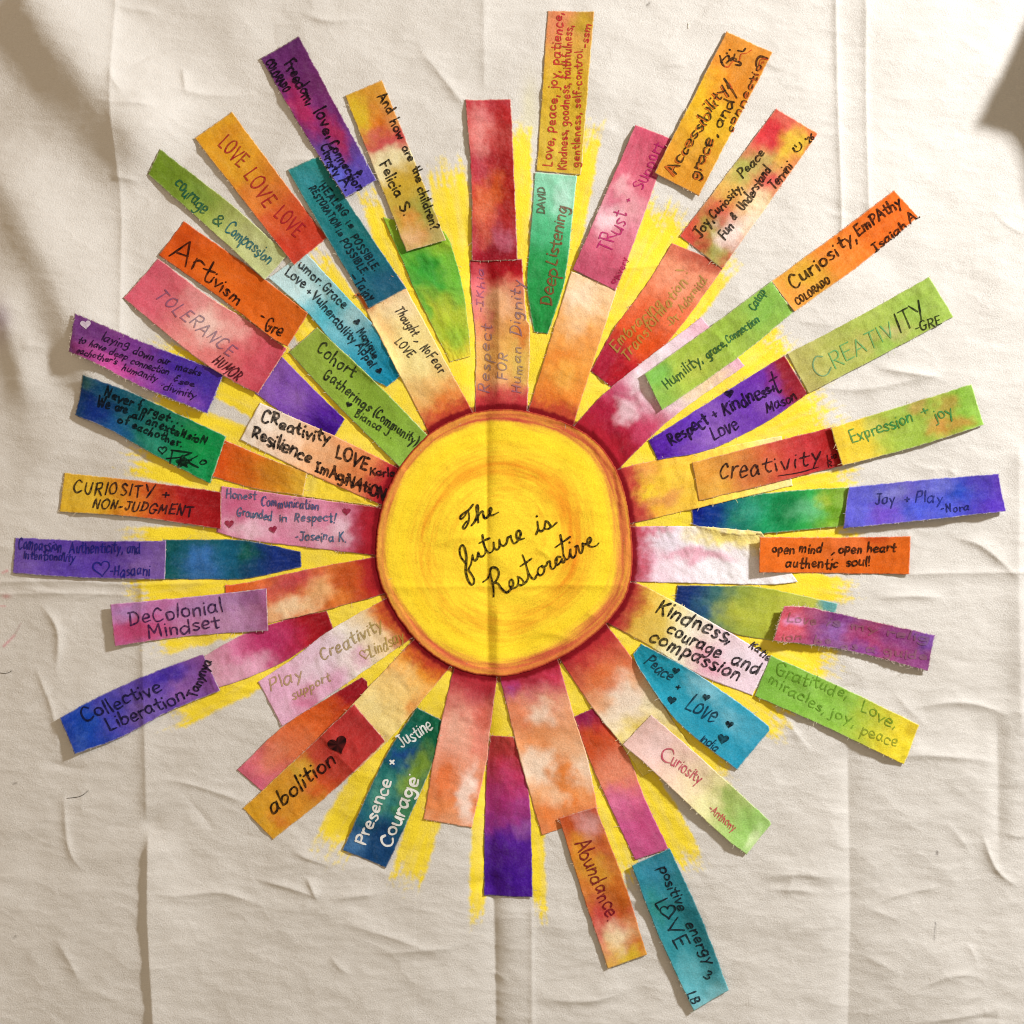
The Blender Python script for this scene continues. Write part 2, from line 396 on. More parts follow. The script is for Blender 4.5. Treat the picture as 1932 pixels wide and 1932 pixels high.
# ------------------------------------------------------------------ handwriting: one-stroke letters
F = {
'a': (5.9, '4.5,5 3,6 1,5 .3,2.5 1.3,.3 3,.6 4.4,3|4.6,5.8 4.4,2 5.2,.2'), 'b': (5.5, '.8,9.5 .6,5 .6,.5|.6,3.5 2.2,5.6 4.2,4.8 4.6,2.4 3,.2 .7,.6'),
'c': (4.9, '4.2,4.8 2.6,5.9 .8,4.6 .5,2 1.8,.2 4.2,.9'), 'd': (5.8, '4.3,4.8 2.6,5.8 .7,4.4 .5,1.8 1.8,.1 3.6,1 4.4,3|4.6,9.6 4.5,5 4.7,.1'),
'e': (5.1, '.6,3 3.9,3.3 4,4.9 2.6,6 1,4.8 .5,2.4 1.6,.3 4.4,.9'), 'f': (4.2, '4,8.6 2.8,9.6 1.7,8 1.7,4 1.6,0|.2,5.5 3.6,5.6'),
'g': (5.7, '4.2,5 2.5,5.9 .7,4.4 .8,2 2.3,.8 4,2.4 4.4,4.6|4.5,5.8 4.6,1 4.2,-2.4 2.4,-3.6 .7,-2.6'), 'h': (5.5, '.8,9.6 .7,5 .7,0|.7,3.4 2.4,5.5 4,4.8 4.3,2.4 4.5,0'),
'i': (2.2, '.8,5.6 .8,2.5 .9,0|.9,7.9 1,8.2'), 'j': (3, '2,5.6 2.1,0 1.6,-2.8 .2,-3.2|2,7.9 2.1,8.2'), 'k': (5, '.7,9.6 .6,5 .6,0|4,5.6 .8,2.6|1.6,3.3 4.4,0'),
'l': (2.2, '.8,9.6 .8,5 .9,0'), 'm': (7.6, '.6,5.8 .6,0|.6,3.6 2,5.6 3.3,4.6 3.4,0|3.4,3.6 5,5.6 6.3,4.6 6.5,0'), 'n': (5.3, '.6,5.8 .6,0|.6,3.4 2.2,5.6 4,4.8 4.3,0'),
'o': (5.3, '2.8,5.8 .9,4.9 .5,2.4 1.8,.2 4,.8 4.6,3.2 3.8,5.2 2.3,5.8'), 'p': (5.3, '.7,5.8 .6,0 .6,-3.6|.6,3.6 2.2,5.7 4.2,4.8 4.5,2.6 3,.4 .7,1'),
'q': (5.8, '4.2,5 2.5,5.9 .7,4.4 .8,2 2.3,.6 4,2.4|4.5,5.8 4.5,-3.6 5.4,-2.6'), 'r': (4, '.7,5.8 .7,0|.7,3.2 2,5.3 3.8,5.2'),
's': (4.5, '3.8,5 2.2,5.8 .8,4.6 2.2,3.1 3.8,1.6 2.4,.1 .4,.8'), 't': (4.3, '2,8.6 1.9,3 2.4,.3 3.8,.6|0,5.8 4,6'),
'u': (5.3, '.6,5.8 .7,1.6 2,.1 3.8,1.4 4.3,5.8|4.3,5.8 4.4,2 4.8,0'), 'v': (4.7, '.3,5.8 2.2,.1|2.2,.1 4.2,5.8'), 'w': (6.8, '.3,5.8 1.6,.1|1.6,.1 3.2,4.6|3.2,4.6 4.8,.1|4.8,.1 6.3,5.8'),
'x': (4.7, '.3,5.8 4,0|4,5.8 .3,0'), 'y': (4.9, '.4,5.8 2.4,1.2|4.4,5.8 2.6,1 1,-3.4'), 'z': (4.8, '.4,5.6 4,5.7|4,5.7 .3,.1|.3,.1 4.2,.2'),
'A': (6.6, '0,0 3,9.2|3,9.2 6,0|1.2,3.4 5,3.6'), 'B': (5.8, '.7,9 .7,0|.7,9 3.6,8.8 4.2,6.8 3,5 .8,4.7|.8,4.7 4.4,4.2 4.8,1.6 3,.1 .6,0'),
'C': (6, '5,7.6 3.2,9.2 1,7.4 .4,4 1.4,.8 3.4,.1 5.4,1.4'), 'D': (6.2, '.8,9 .8,0|.2,8.8 3.6,8.6 5.4,5.6 4.6,1.6 .4,0'), 'E': (5.6, '.8,9 .8,0|.8,9 4.8,9.1|.8,4.7 4.2,4.8|.8,0 5,.2'),
'F': (5.4, '.8,9 .8,0|.8,9 4.8,9.1|.8,4.7 4.2,4.8'), 'G': (6.6, '5.2,7.6 3.2,9.2 1,7.4 .4,3.6 1.8,.3 4.4,.6 5.3,3.8|3,3.8 6,3.9'), 'H': (6.2, '.7,9 .7,0|5,9 5,0|.7,4.5 5,4.7'),
'I': (2.4, '1,9 1,0'), '|': (4.6, '0,9 3.6,9|1.8,9 1.8,0|0,0 3.6,0'), 'J': (5.2, '1,9 5,9|3.4,9 3.5,2 2.4,.1 .4,1.2'), 'K': (5.8, '.8,9 .7,0|5,9 .9,4.2|2,5.2 5.2,0'),
'L': (5.2, '.8,9 .7,.2|.7,.2 4.6,.1'), 'M': (7.4, '.5,0 1,9|1,9 3.4,3|3.4,3 5.8,9|5.8,9 6.4,0'), 'N': (6.2, '.7,0 .7,9|.7,9 5,0|5,0 5,9'),
'O': (6.6, '3.2,9.1 1.1,7.8 .4,4.4 1.6,.6 4,.2 5.6,3 5.4,7 3.6,9 2.4,8.9'), 'P': (5.6, '.8,9 .7,0|.4,8.8 3.6,9 5,7 4,4.8 .9,4.2'), 'R': (5.9, '.8,9 .7,0|.4,8.8 3.6,9 4.9,7 4,4.9 .9,4.4|2,4.4 5.2,0'),
'S': (5.6, '4.8,8 2.8,9.2 .9,7.6 2.6,5 4.8,2.8 3.2,.2 .5,1'), 'T': (6, '.2,9 5.6,9|2.9,9 2.9,0'), 'U': (6.2, '.7,9 .8,2.6 2.6,.1 4.8,1.6 5.2,9'), 'V': (5.8, '.2,9 2.8,0|2.8,0 5.4,9'),
'W': (8, '.2,9 2,0|2,0 4,7|4,7 6,0|6,0 7.8,9'), 'X': (5.8, '.2,9 5.2,0|5.2,9 .2,0'), 'Y': (5.6, '.2,9 2.8,4.8|5.4,9 2.4,0'), 'Z': (5.6, '.4,9 5,9|5,9 .4,0|.4,0 5.2,.1'),
'+': (5.2, '2.2,6.4 2.2,1|0,3.6 4.4,3.7'), '&': (6, '5,.2 1.4,6 1.2,8 2.6,9 3.8,7.6 .8,4 .4,1.6 2,.1 4,1.2 5.2,4'), '}': (4.6, '3.6,7.4 1.4,8 .8,6 2.6,4.8 .6,3.6 .8,1 3.8,1.4|2.3,9.4 2.3,8.2|2.3,.4 2.3,-1'),
',': (2, '1,.8 .3,-1.8'), '.': (2, '.8,.2 .9,.5'), '-': (4, '.3,3.4 3,3.6'), '!': (2.4, '1,9 .9,2.8|.9,.2 .9,.5'), '?': (4.8, '.4,7.4 2,9.2 4,7.6 2,4.8 1.9,2.8|1.9,.2 1.9,.5'),
':': (2, '.8,4.4 .9,4.7|.8,.6 .9,.9'), "'": (1.6, '.6,9.6 .5,7.4'), '(': (3, '2.4,10.2 .6,7 .6,2.4 2.4,-1.6'), ')': (3, '.4,10.2 2.2,7 2.2,2.4 .4,-1.6'),
'2': (5, '.6,7 2.4,9 4.2,7 .4,.2|.4,.2 4.6,.2'), '6': (5, '4,9 1.2,5.6 .6,2 2.6,.1 4.4,2.2 2.8,4.4 .8,3'), '3': (4.8, '.6,8.4 3,9 3.8,6.8 1.8,5 4.2,3.4 3.4,.6 .6,.8'),
'<': (5, '4.6,8 .4,4|.4,4 4.8,.2'), '/': (4, '.4,-1 3,9.5'), ' ': (3.3, ''), '*': (6, '0,0 3,9|3,9 6,0|6,0 -.6,5.6|-.6,5.6 6.6,5.6|6.6,5.6 0,0|1,.8 5,1|1.6,3 4.6,3.2|3,1 3,7'),
}

def ribbon(P, wd, rnd=True):
    """flat pen stroke along points P -> (xy verts, quads, tris)"""
    P = np.asarray(P, float)
    keep = np.concatenate([[True], np.hypot(*np.diff(P, axis=0).T) > .05]); P = P[keep]
    if len(P) < 2: P = np.vstack([P[0], P[0]+[.4, .2]])
    T = np.gradient(P, axis=0); T /= np.maximum(np.hypot(T[:, 0], T[:, 1]), 1e-6)[:, None]
    Nn = np.stack([-T[:, 1], T[:, 0]], 1)
    n = len(P); s = np.linspace(0, 1, n)
    hw = wd*.57*(1+.20*np.sin(s*5+random.uniform(0, 6))+.08*np.sin(s*13+random.uniform(0, 6)))*np.interp(s, [0, .12, .88, 1], [.92, 1, 1, .85])
    Lf = P+Nn*hw[:, None]; Rt = P-Nn*hw[:, None]
    v = [Lf, Rt]; q = [(i, i+1, n+i+1, n+i) for i in range(n-1)]; tr = []
    k = 2*n
    for (p, t, nn, h, i0, i1) in ((P[0], -T[0], Nn[0], hw[0], 0, n), (P[-1], T[-1], Nn[-1], hw[-1], n-1, 2*n-1)):
        a = np.linspace(0, math.pi, 6)[1:-1]
        cap = p+nn*(np.cos(a)*h)[:, None]+t*(np.sin(a)*h)[:, None]
        ids = [i0]+list(range(k, k+4))+[i1]
        v.append(cap); k += 4
        for z in range(1, 5): tr.append((ids[0], ids[z], ids[z+1]))
    return np.vstack(v), q, tr

HAND = [0]
class Ink:
    def __init__(s): s.v = []; s.q = []; s.t = []; s.col = []; s.n = 0
    def stroke(s, P, wd, loc, hexc, op, lift=.55):
        v, q, t = ribbon(P, wd); s.put(v, q, t, loc, hexc, op, lift)
    def put(s, v, q, t, loc, hexc, op, lift=.55):
        z, base = loc.get(v[:, 0], v[:, 1])
        o = np.clip(op*(.62+.70*vnoise(v[:, 0]/4.1, v[:, 1]/4.1)), 0, 1)[:, None]
        s.v.append(np.column_stack([v, z+lift+random.uniform(0, .12)])); s.col.append(base*(1-o)+lin(hexc)*o)
        s.q += [tuple(i+s.n for i in f) for f in q]; s.t += [tuple(i+s.n for i in f) for f in t]; s.n += len(v)
    def build(s, name, parent):
        if not s.n: return None
        return new_mesh(name, np.vstack(s.v), [s.q, s.t], np.vstack(s.col), M_INK, parent, smooth=False)

def write(ink, loc, n, x0, y0, x1, y1, cap, text, hexc='#141014', wd=2.2, op=.93, off=(0, 0), slant=0.0, grow=0.0, jit=1.0, seed=None):
    p0 = np.array(c(n, x0, y0))+off; p1 = np.array(c(n, x1, y1))+off
    h = cap*csc(n)/9.0
    tot = sum(F[ch][0] for ch in text)-.8
    d = p1-p0; Ln = np.hypot(*d); d /= Ln; up = np.array([d[1], -d[0]])
    sx = Ln/tot; cur = 0.0
    rs = random.Random(seed if seed is not None else hash(text) % 1000)
    rs = random.Random(sum(map(ord, text)))
    hs = random.Random(HAND[0]); slant = slant+hs.uniform(-.10, .26); xh = hs.uniform(.78, 1.05); sq = hs.uniform(.80, .92); jit = jit*hs.uniform(.6, 1.7); wob = hs.uniform(.2, .8); h *= .92
    wd = wd*hs.uniform(.9, 1.12)
    for ch in text:
        adv, st = F[ch]
        if st:
            sc = 1+rs.uniform(-.08, .08)*jit; rot = rs.gauss(0, .05)*jit; bo = rs.gauss(0, .35)*jit
            g = 1+grow*(cur/tot)
            for stroke in st.split('|'):
                pts = np.array([[float(k) for k in a.split(',')] for a in stroke.split()])
                pts = pts+np.array([[rs.gauss(0, .16)*jit, rs.gauss(0, .16)*jit] for _ in pts])*(0.3 if np.ptp(pts[:, 1])+np.ptp(pts[:, 0]) < 1 else 1)
                cx = adv/2
                q = pts-[cx, 3]; q = np.stack([q[:, 0]*math.cos(rot)-q[:, 1]*math.sin(rot), q[:, 0]*math.sin(rot)+q[:, 1]*math.cos(rot)], 1)*sc+[cx, 3]
                yy = np.where(q[:, 1] <= 6, q[:, 1]*np.where(q[:, 1] > 0, xh, 1), 6*xh+(q[:, 1]-6)*(9.3-6*xh)/3.3) if ch.islower() else q[:, 1]
                lx = (cur+q[:, 0]*sq+.4)*sx+slant*yy*h; ly = (yy+bo+wob*math.sin(cur*.35))*h*g
                P = p0+d*lx[:, None]+up*ly[:, None]
                ink.stroke(crom(P, 5 if len(P) > 2 else 7), wd, loc, hexc, op)
        cur += adv

def heart_pts(cx, cy, s, ang, n=28):
    t = np.linspace(0, 2*math.pi, n, endpoint=False)
    x = 16*np.sin(t)**3/34*s; y = -(13*np.cos(t)-5*np.cos(2*t)-2*np.cos(3*t)-np.cos(4*t))/34*s
    a = math.radians(ang); return np.stack([cx+x*math.cos(a)-y*math.sin(a), cy+x*math.sin(a)+y*math.cos(a)], 1)
def heart(loc, n, x, y, s, ang, hexc, parent, filled=True, wd=1.8, op=.95):
    cx, cy = c(n, x, y); P = heart_pts(cx, cy, s*csc(n), ang); k = Ink()
    if filled:
        v = np.vstack([P, [[cx, cy]]]); m = len(P)
        k.put(v, [], [(i, (i+1) % m, m) for i in range(m)], loc, hexc, op, .8)
    else:
        k.stroke(np.vstack([P, P[:2]]), wd, loc, hexc, op)
    return k.build('heart', parent)

# ------------------------------------------------------------------ fabric pieces
GROUP = 'painted fabric strips radiating round the sun'
def edge_curve(E, u):
    E = np.asarray(E, float)
    if len(E) == 2: return E[0]*(1-u[:, None])+E[1]*u[:, None]
    P = crom(E, 12); s = np.concatenate([[0], np.cumsum(np.hypot(*np.diff(P, axis=0).T))]); s /= s[-1]
    return np.stack([np.interp(u, s, P[:, 0]), np.interp(u, s, P[:, 1])], 1)

def pigment(Ug, Vg, X, Y, stops, blobs, seed, aspect, gran=1.0):
    q = seed*13.7
    wu = (fbm(X/38+q, Y/38, 3)-.5)*.16; wv = (fbm(X/30, Y/30+q, 3)-.5)*.5
    u = np.clip(Ug+wu, 0, 1); v = np.clip(Vg+wv*.8, -.2, 1.2)
    us = [s[0] for s in stops]; cs = np.array([lin(s[1]) for s in stops])
    col = np.stack([np.interp(u, us, cs[:, k]) for k in range(3)], -1)
    for b in blobs:
        bu, bv, ru, rv, hx, st = b[:6]
        d = np.sqrt(((u-bu)/ru)**2+((v-bv)/rv)**2)
        e = fbm(Ug*aspect*5+bu*91+q, Vg*9+bv*37, 3)-.5
        m = (st*sstep(1.55, .2, d+e*.55))[..., None]
        col = col*(1-m)+lin(hx)*m
    g = fbm(Ug*aspect*2.2+q*2, Vg*7+3, 4)-.5; f = fbm(X/4+q, Y/4, 2)-.5
    k = np.clip(gran*(.30*g+.30*f), -.4, .4)
    # pigment pools darker, washes out paler
    col = np.where(k[..., None] < 0, col**(1-k[..., None]*1.2), col+(1-col)*k[..., None]*.55*(.35+col))
    return np.clip(col*.97, .003, .95)

COUNT = [0]
def strip(label, A, B, stops, blobs=(), texts=(), hearts=(), curl=(0, 0), edge=(0, 0), wave=2.3, cat='fabric strip', name='fabric_strip', fray=.6, rim=False, inner_red=False, thick=.9, extra=None, gran=1.0, bend=None):
    COUNT[0] += 1; seed = COUNT[0]; rs = np.random.default_rng(seed+100)
    L = max(np.hypot(*np.subtract(A[0], A[-1])), np.hypot(*np.subtract(B[0], B[-1])))
    W = max(np.hypot(*np.subtract(A[0], B[0])), np.hypot(*np.subtract(A[-1], B[-1])))
    nu = int(L/2.3)+2; nv = max(8, int(W/2.3)+2)
    u = np.linspace(0, 1, nu); v = np.linspace(0, 1, nv)
    EA = edge_curve(A, u); EB = edge_curve(B, u)
    # hand-cut, slightly frayed edges
    cr = EB-EA; cw = np.hypot(cr[:, 0], cr[:, 1])[:, None]; cr = cr/cw
    ja = (fbm(u*L/22+seed*3, u*0+1, 2)-.5)*2.2+rs.normal(0, .2*fray, nu); jb = (fbm(u*L/22+seed*5, u*0+9, 2)-.5)*2.2+rs.normal(0, .2*fray, nu)
    EA = EA+cr*ja[:, None]; EB = EB+cr*jb[:, None]
    Ug, Vg = np.meshgrid(u, v, indexing='ij')
    X = EA[:, None, 0]*(1-Vg)+EB[:, None, 0]*Vg; Y = EA[:, None, 1]*(1-Vg)+EB[:, None, 1]*Vg
    al = (np.asarray(A[-1])-np.asarray(A[0]))/L
    for e, sgn in ((0, -1), (-1, 1)):
        j = rs.normal(0, .22*fray, nv)+(fbm(v*W/16+seed, v*0+4, 2)-.5)*2.0
        X[e] += al[0]*j; Y[e] += al[1]*j
    base = samp(HM, X, Y)
    b2 = np.maximum(blur(base, 5), base); b2 = np.maximum(blur(b2, 3), base-.2)
    Zs = b2+thick
    Zs += wave*np.clip(fbm(Ug*L/46+seed, Vg*W/60+seed*2, 3)-.42, 0, 1)*3
    Zs += curl[0]*np.clip(1-Ug/.34, 0, 1)**1.7+curl[1]*np.clip(1-(1-Ug)/.34, 0, 1)**1.7
    ev = .55+.9*fbm(Ug*2.2+seed*7, Vg*0+.5, 2)
    Zs += (edge[0]*np.clip(1-Vg/.6, 0, 1)**1.6+edge[1]*np.clip(1-(1-Vg)/.6, 0, 1)**1.6)*ev*np.minimum(1, np.minimum(Ug, 1-Ug)*6+.35)
    if bend:
        for (bu, bw, bh) in bend: Zs += bh*np.exp(-((Ug-bu)/bw)**2)
    C = pigment(Ug, Vg, X, Y, stops, blobs, seed, L/W, gran)
    if inner_red:
        TH = np.arctan2(Y-CY, X-CX); rr = np.hypot(X-CX, Y-CY)-sun_r(TH)
        n = fbm(X/9, Y/9, 3)-.5
        m = (.72*sstep(50, 8, rr+n*40+(fbm(X/30+4, Y/30, 2)-.5)*30))[..., None]; C = C*(1-m)+lin('#a81c2c')*m
        m = (.97*sstep(13, 7, rr+n*7))[..., None]; C = C*(1-m)+lin('#760a16')*m
    # pale raw fibres along the cut
    dv = np.minimum(Vg, 1-Vg)*cw; du = np.minimum(Ug, 1-Ug)*L
    de = np.minimum(dv, du)
    fb = (sstep(2.2, .2, de)*np.clip(fbm(X/6+seed, Y/6, 2)*1.5-.35, 0, 1)*(.95 if rim else .42))[..., None]
    C = C*(1-fb)+lin('#e6dcc6')*fb
    # top, underside and rim
    n = nu*nv; g = np.arange(n).reshape(nu, nv)
    top = np.stack([X, Y, Zs], -1).reshape(-1, 3); bot = top-[0, 0, thick*.8]
    q1 = np.stack([g[:-1, :-1], g[1:, :-1], g[1:, 1:], g[:-1, 1:]], -1).reshape(-1, 4)
    # orientation: make the top face up
    a = top[q1[0]]; cz = np.cross(a[1]-a[0], a[2]-a[0])[2]
    if cz > 0: q1 = q1[:, ::-1]
    q2 = q1[:, ::-1]+n
    ring = np.concatenate([g[:, 0], g[-1, 1:], g[-2::-1, -1], g[0, -2:0:-1]])
    r2 = np.roll(ring, -1); q3 = np.stack([ring, r2, r2+n, ring+n], 1)
    if cz <= 0: q3 = q3[:, ::-1]
    vs = [top, bot]; cs = [C.reshape(-1, 3), np.tile(lin('#cfc6b4'), (n, 1))*.6+.4*C.reshape(-1, 3)]; k = 2*n; fq = []; ft = []
    # loose threads along the cut edges
    for _ in range(int(fray**1.7*(L+W)/7)):
        i = rs.integers(2, nu-2); side = rs.integers(0, 2); jv = 0 if side == 0 else nv-1
        if rs.random() < .25: i = 0 if rs.random() < .5 else nu-1; jv = rs.integers(0, nv)
        p = np.array([X[i, jv], Y[i, jv]]); out = (cr[i] if jv else -cr[i]) if 0 < i < nu-1 else al*(1 if i else -1)
        ang = rs.normal(0, .8); out = np.array([out[0]*math.cos(ang)-out[1]*math.sin(ang), out[0]*math.sin(ang)+out[1]*math.cos(ang)])
        ln_ = rs.choice([2.5, 3.5, 5, 9], p=[.4, .35, .2, .05]); sd = np.array([-out[1], out[0]])*rs.normal(0, .5)
        tt = np.linspace(0, 1, 5)[:, None]; P = p+out*(tt*ln_-1)+sd*(tt**2)*ln_
        vv, qq, tr = ribbon(P, .55)
        zz = np.full(len(vv), Zs[i, jv]+.1)
        fq += [tuple(a+k for a in f) for f in qq]; ft += [tuple(a+k for a in f) for f in tr]
        vs.append(np.column_stack([vv, zz])); cs.append(np.tile(C[i, jv]*.55+lin('#e6dcc6')*.45, (len(vv), 1))); k += len(vv)
    o = new_mesh(name, np.vstack(vs), [q1, q2, q3, fq, ft], np.vstack(cs), M_STRIP)
    tag(o, label, cat, GROUP)
    # write this piece into the height map, and keep a fine copy for its writing
    uf = np.linspace(0, 1, int(L/.8)+2); vf = np.linspace(0, 1, int(W/.8)+2)
    def up(M):
        iu = uf*(nu-1); i = np.minimum(iu.astype(int), nu-2); a = (iu-i)
        jv = vf*(nv-1); j = np.minimum(jv.astype(int), nv-2); b = (jv-j)
        a = a[:, None]; b = b[None, :]
        if M.ndim == 3: a = a[..., None]; b = b[..., None]
        I, J = np.ix_(i, j)
        return (M[I, J]*(1-a)+M[I+1, J]*a)*(1-b)+(M[I, J+1]*(1-a)+M[I+1, J+1]*a)*b
    Xf, Yf, Zf, Cf = up(X), up(Y), up(Zs), up(C)
    loc = Local(Xf.ravel(), Yf.ravel(), Zf.ravel(), Cf.reshape(-1, 3))
    ii = np.clip(((Yf-G0)/GS+.5).astype(int), 0, NG-1); jj = np.clip(((Xf-G0)/GS+.5).astype(int), 0, NG-1)
    np.maximum.at(HM, (ii, jj), Zf)
    ink = Ink(); sig = Ink(); HAND[0] = seed*7+3
    for t in texts:
        kw = t[7] if len(t) > 7 else {}
        kw = dict(kw); tgt = sig if kw.pop('sig', False) else ink
        write(tgt, loc, *t[:7], **kw)
    if extra: extra(ink, loc)
    ink.build('lettering', o); sig.build('signature', o)
    for h in hearts: heart(loc, *h[:6], o, **(h[6] if len(h) > 6 else {}))
    return o

K = '#15101a'
def inw(P, d=12):
    P = [tuple(p) for p in P]; x, y = P[0]; r = math.hypot(x-CX, y-CY)
    return [(x-(x-CX)/r*d, y-(y-CY)/r*d)]+P[1:] if len(P) > 2 else [(x-(x-CX)/r*d, y-(y-CY)/r*d), P[1]]
def ray(label, A, B, *a, **k):
    k.setdefault('inner_red', True)
    return strip(label, inw(A), inw(B), *a, cat='fabric ray', name='fabric_ray', **k)
def T(n, x0, y0, x1, y1, cap, s, h=K, wd=2.2, op=.93, **k):
    return (n, x0, y0, x1, y1, cap, s, dict(hexc=h, wd=wd, op=op, **k))

# ---------------------------------------------------------------- rays between the main rays (lowest layer)
strip('green to yellow ray with a dark green patch, below the strip asking about the children', [(722,409),(767,510),(782,548),(849,683)], [(838,436),(852,464),(876,556),(889,672)],
      [(0,'#9dbb34'),(.25,'#6fae38'),(.45,'#52a33a'),(.62,'#b0c03a'),(.85,'#a6bc34'),(1,'#e2cc3a')],
      [(.33,.4,.14,.3,'#2c9432',.85),(.42,.85,.2,.2,'#79b83c',.6),(.62,.05,.12,.12,'#5aa83c',.8),(.85,.6,.12,.3,'#86b53a',.6)], cat='fabric ray', name='fabric_ray')
strip('mint to deep green ray reading Deep Listening in red brown letters', [(1009,325),(1004,396),(995,509),(995,551),(1007,627)], [(1089,331),(1070,502),(1057,561),(1034,630)],
      [(0,'#8fd0b0'),(.2,'#7cc8a2'),(.38,'#4fb37c'),(.55,'#2c9650'),(1,'#21883c')], [(.12,.75,.1,.25,'#bfe0d2',.6),(.3,.2,.1,.3,'#3da56c',.5)],
      [T(7,432,440,470,178,95,'Deep','#7a3424',2.6,.85),T(3,462,1905,540,1480,85,'Listening','#7a3424',2.6,.8),T(3,385,1530,388,1345,55,'DAVID','#5a4a3a',2.2,.85)],
      cat='fabric ray', name='fabric_ray', rim=True)
strip('salmon to dark crimson ray with faint gold writing beginning Embracing', [(1268,458),(1215,543),(1157,622),(1114,700)], [(1368,500),(1292,606),(1218,691),(1153,731)],
      [(0,'#c86a50'),(.15,'#dd8a68'),(.4,'#de7048'),(.62,'#d4542a'),(.78,'#b62a2a'),(1,'#9c1a34')],
      [(.03,.7,.1,.5,'#a84838',.7),(.2,.5,.12,.5,'#e89a78',.6),(.66,.7,.1,.4,'#d8541c',.7),(.85,.2,.12,.4,'#a0203c',.8),(.9,.8,.1,.3,'#a81420',.7)],
      [T(7,885,765,1225,420,80,'Embracing','#9c8a3c',2.4,.72),T(7,965,830,1405,270,80,'Transformation','#9c8a3c',2.4,.72),T(7,1405,230,1385,170,70,'!','#9c8a3c',2.4,.7),
       T(7,1280,590,1545,245,60,'-Dr. Adornitd.','#94883c',2.0,.7,sig=True)], cat='fabric ray', name='fabric_ray')
strip('navy to teal and green ray beside the strip reading Joy and Play', [(1305,958),(1400,937),(1500,925),(1604,919)], [(1307,990),(1376,1007),(1437,1007),(1600,992)],
      [(0,'#0c1e8e'),(.16,'#0e3a80'),(.28,'#1a6e66'),(.45,'#1c8a58'),(.6,'#128046'),(.75,'#2f9c4a'),(.9,'#7aa830'),(1,'#8ab04a')],
      [(.62,.5,.08,.4,'#0c6a38',.7),(.72,.5,.1,.25,'#74c090',.55),(.38,.4,.1,.3,'#3a9a80',.5),(.9,.6,.06,.3,'#5a8a1c',.7),(.85,.3,.06,.2,'#b4c040',.5)], cat='fabric ray', name='fabric_ray', rim=True, edge=(0,3))
strip('navy to yellow green ray under the white and pink ray at right', [(1278,1104),(1360,1106),(1437,1108),(1582,1139)], [(1273,1136),(1373,1191),(1440,1206),(1560,1222)],
      [(0,'#14285e'),(.1,'#12306c'),(.25,'#3c6a66'),(.4,'#8a9a40'),(.6,'#a8b03c'),(.85,'#b8bc50'),(1,'#9ab884')], [(.96,.1,.08,.25,'#3f96a6',.8),(.4,.6,.14,.3,'#b0b440',.7),(.2,.8,.1,.3,'#24507a',.6)], cat='fabric ray', name='fabric_ray')
strip('purple ray with crimson inner end hanging straight down under the sun', [(926,1388),(919,1440),(914,1560),(913,1690)], [(968,1390),(984,1430),(1000,1520),(1005,1692)],
      [(0,'#a83c34'),(.12,'#b43a40'),(.3,'#b83a6a'),(.5,'#9a3a86'),(.66,'#5a2494'),(.85,'#46168c'),(1,'#4a1a94')],
      [(.42,.3,.12,.3,'#a83478',.7),(.7,.5,.1,.5,'#4c1888',.7),(.58,.85,.06,.2,'#9a62a8',.5)], cat='fabric ray', name='fabric_ray', bend=[(.97,.06,2)])
strip('magenta to dark orange and pink ray above the strip reading positive energy', [(1083,1352),(1107,1422),(1147,1514),(1198,1622)], [(1123,1334),(1183,1422),(1218,1509),(1262,1602)],
      [(0,'#94204a'),(.12,'#bc3c2c'),(.28,'#d2603a'),(.46,'#e08664'),(.58,'#d8707c'),(.75,'#cc5c92'),(1,'#b8507e')],
      [(.06,.3,.1,.4,'#8c1c54',.8),(.22,.3,.12,.5,'#cc5428',.8),(.4,.6,.12,.4,'#e89478',.6),(.62,.2,.1,.4,'#d470a4',.6),(.8,.7,.12,.4,'#c24c7c',.6)], cat='fabric ray', name='fabric_ray')
strip('dark teal and green strip reading Presence and Courage in white paint', [(786,1334),(722,1437),(646,1604)], [(834,1359),(818,1437),(729,1638)],
      [(0,'#0e5c44'),(.2,'#156050'),(.35,'#1c6060'),(.5,'#24706c'),(.7,'#226878'),(.85,'#1a4c78'),(1,'#1c4c80')],
      [(.3,.3,.1,.3,'#1c3c8c',.75),(.32,.8,.12,.25,'#7c9a24',.8),(.45,.7,.1,.25,'#8caa28',.7),(.12,.8,.1,.3,'#0c6a40',.6),(.6,.3,.1,.25,'#58a088',.7),(.62,.85,.1,.2,'#4c8c3c',.6),(.8,.6,.08,.3,'#143868',.7),(.92,.2,.08,.3,'#4c7cac',.7),(.2,.2,.1,.2,'#14706c',.5),(.9,.8,.08,.3,'#103c6c',.6)],
      [T(14,850,662,1045,200,85,'Presence','#e4e4e0',3.3,.95),T(14,1045,90,1075,62,60,'+','#e4e4e0',2.8,.95),T(14,1030,680,1240,190,92,'Courage','#e4e4e0',3.6,.96),T(14,1165,160,1175,150,50,'.','#e4e4e0',3.0,.95),T(10,1112,1835,1340,1700,95,'Justine','#dfe4e2',2.5,.9,sig=True)], rim=True, cat='fabric ray', name='fabric_ray', edge=(2,2))
strip('dark red to orange and pink ray above the abolition strip', [(683,1277),(611,1321),(532,1372),(447,1453)], [(693,1286),(690,1330),(600,1412),(500,1500)],
      [(0,'#8e1626'),(.16,'#9c1c24'),(.26,'#c8481e'),(.5,'#dc6c30'),(.7,'#dc7450'),(.88,'#d87078'),(1,'#d86c86')], [(.4,.3,.12,.4,'#cf5a20',.7),(.6,.6,.14,.4,'#e07a50',.5),(.78,.4,.12,.3,'#e08a60',.5)], cat='fabric ray', name='fabric_ray')
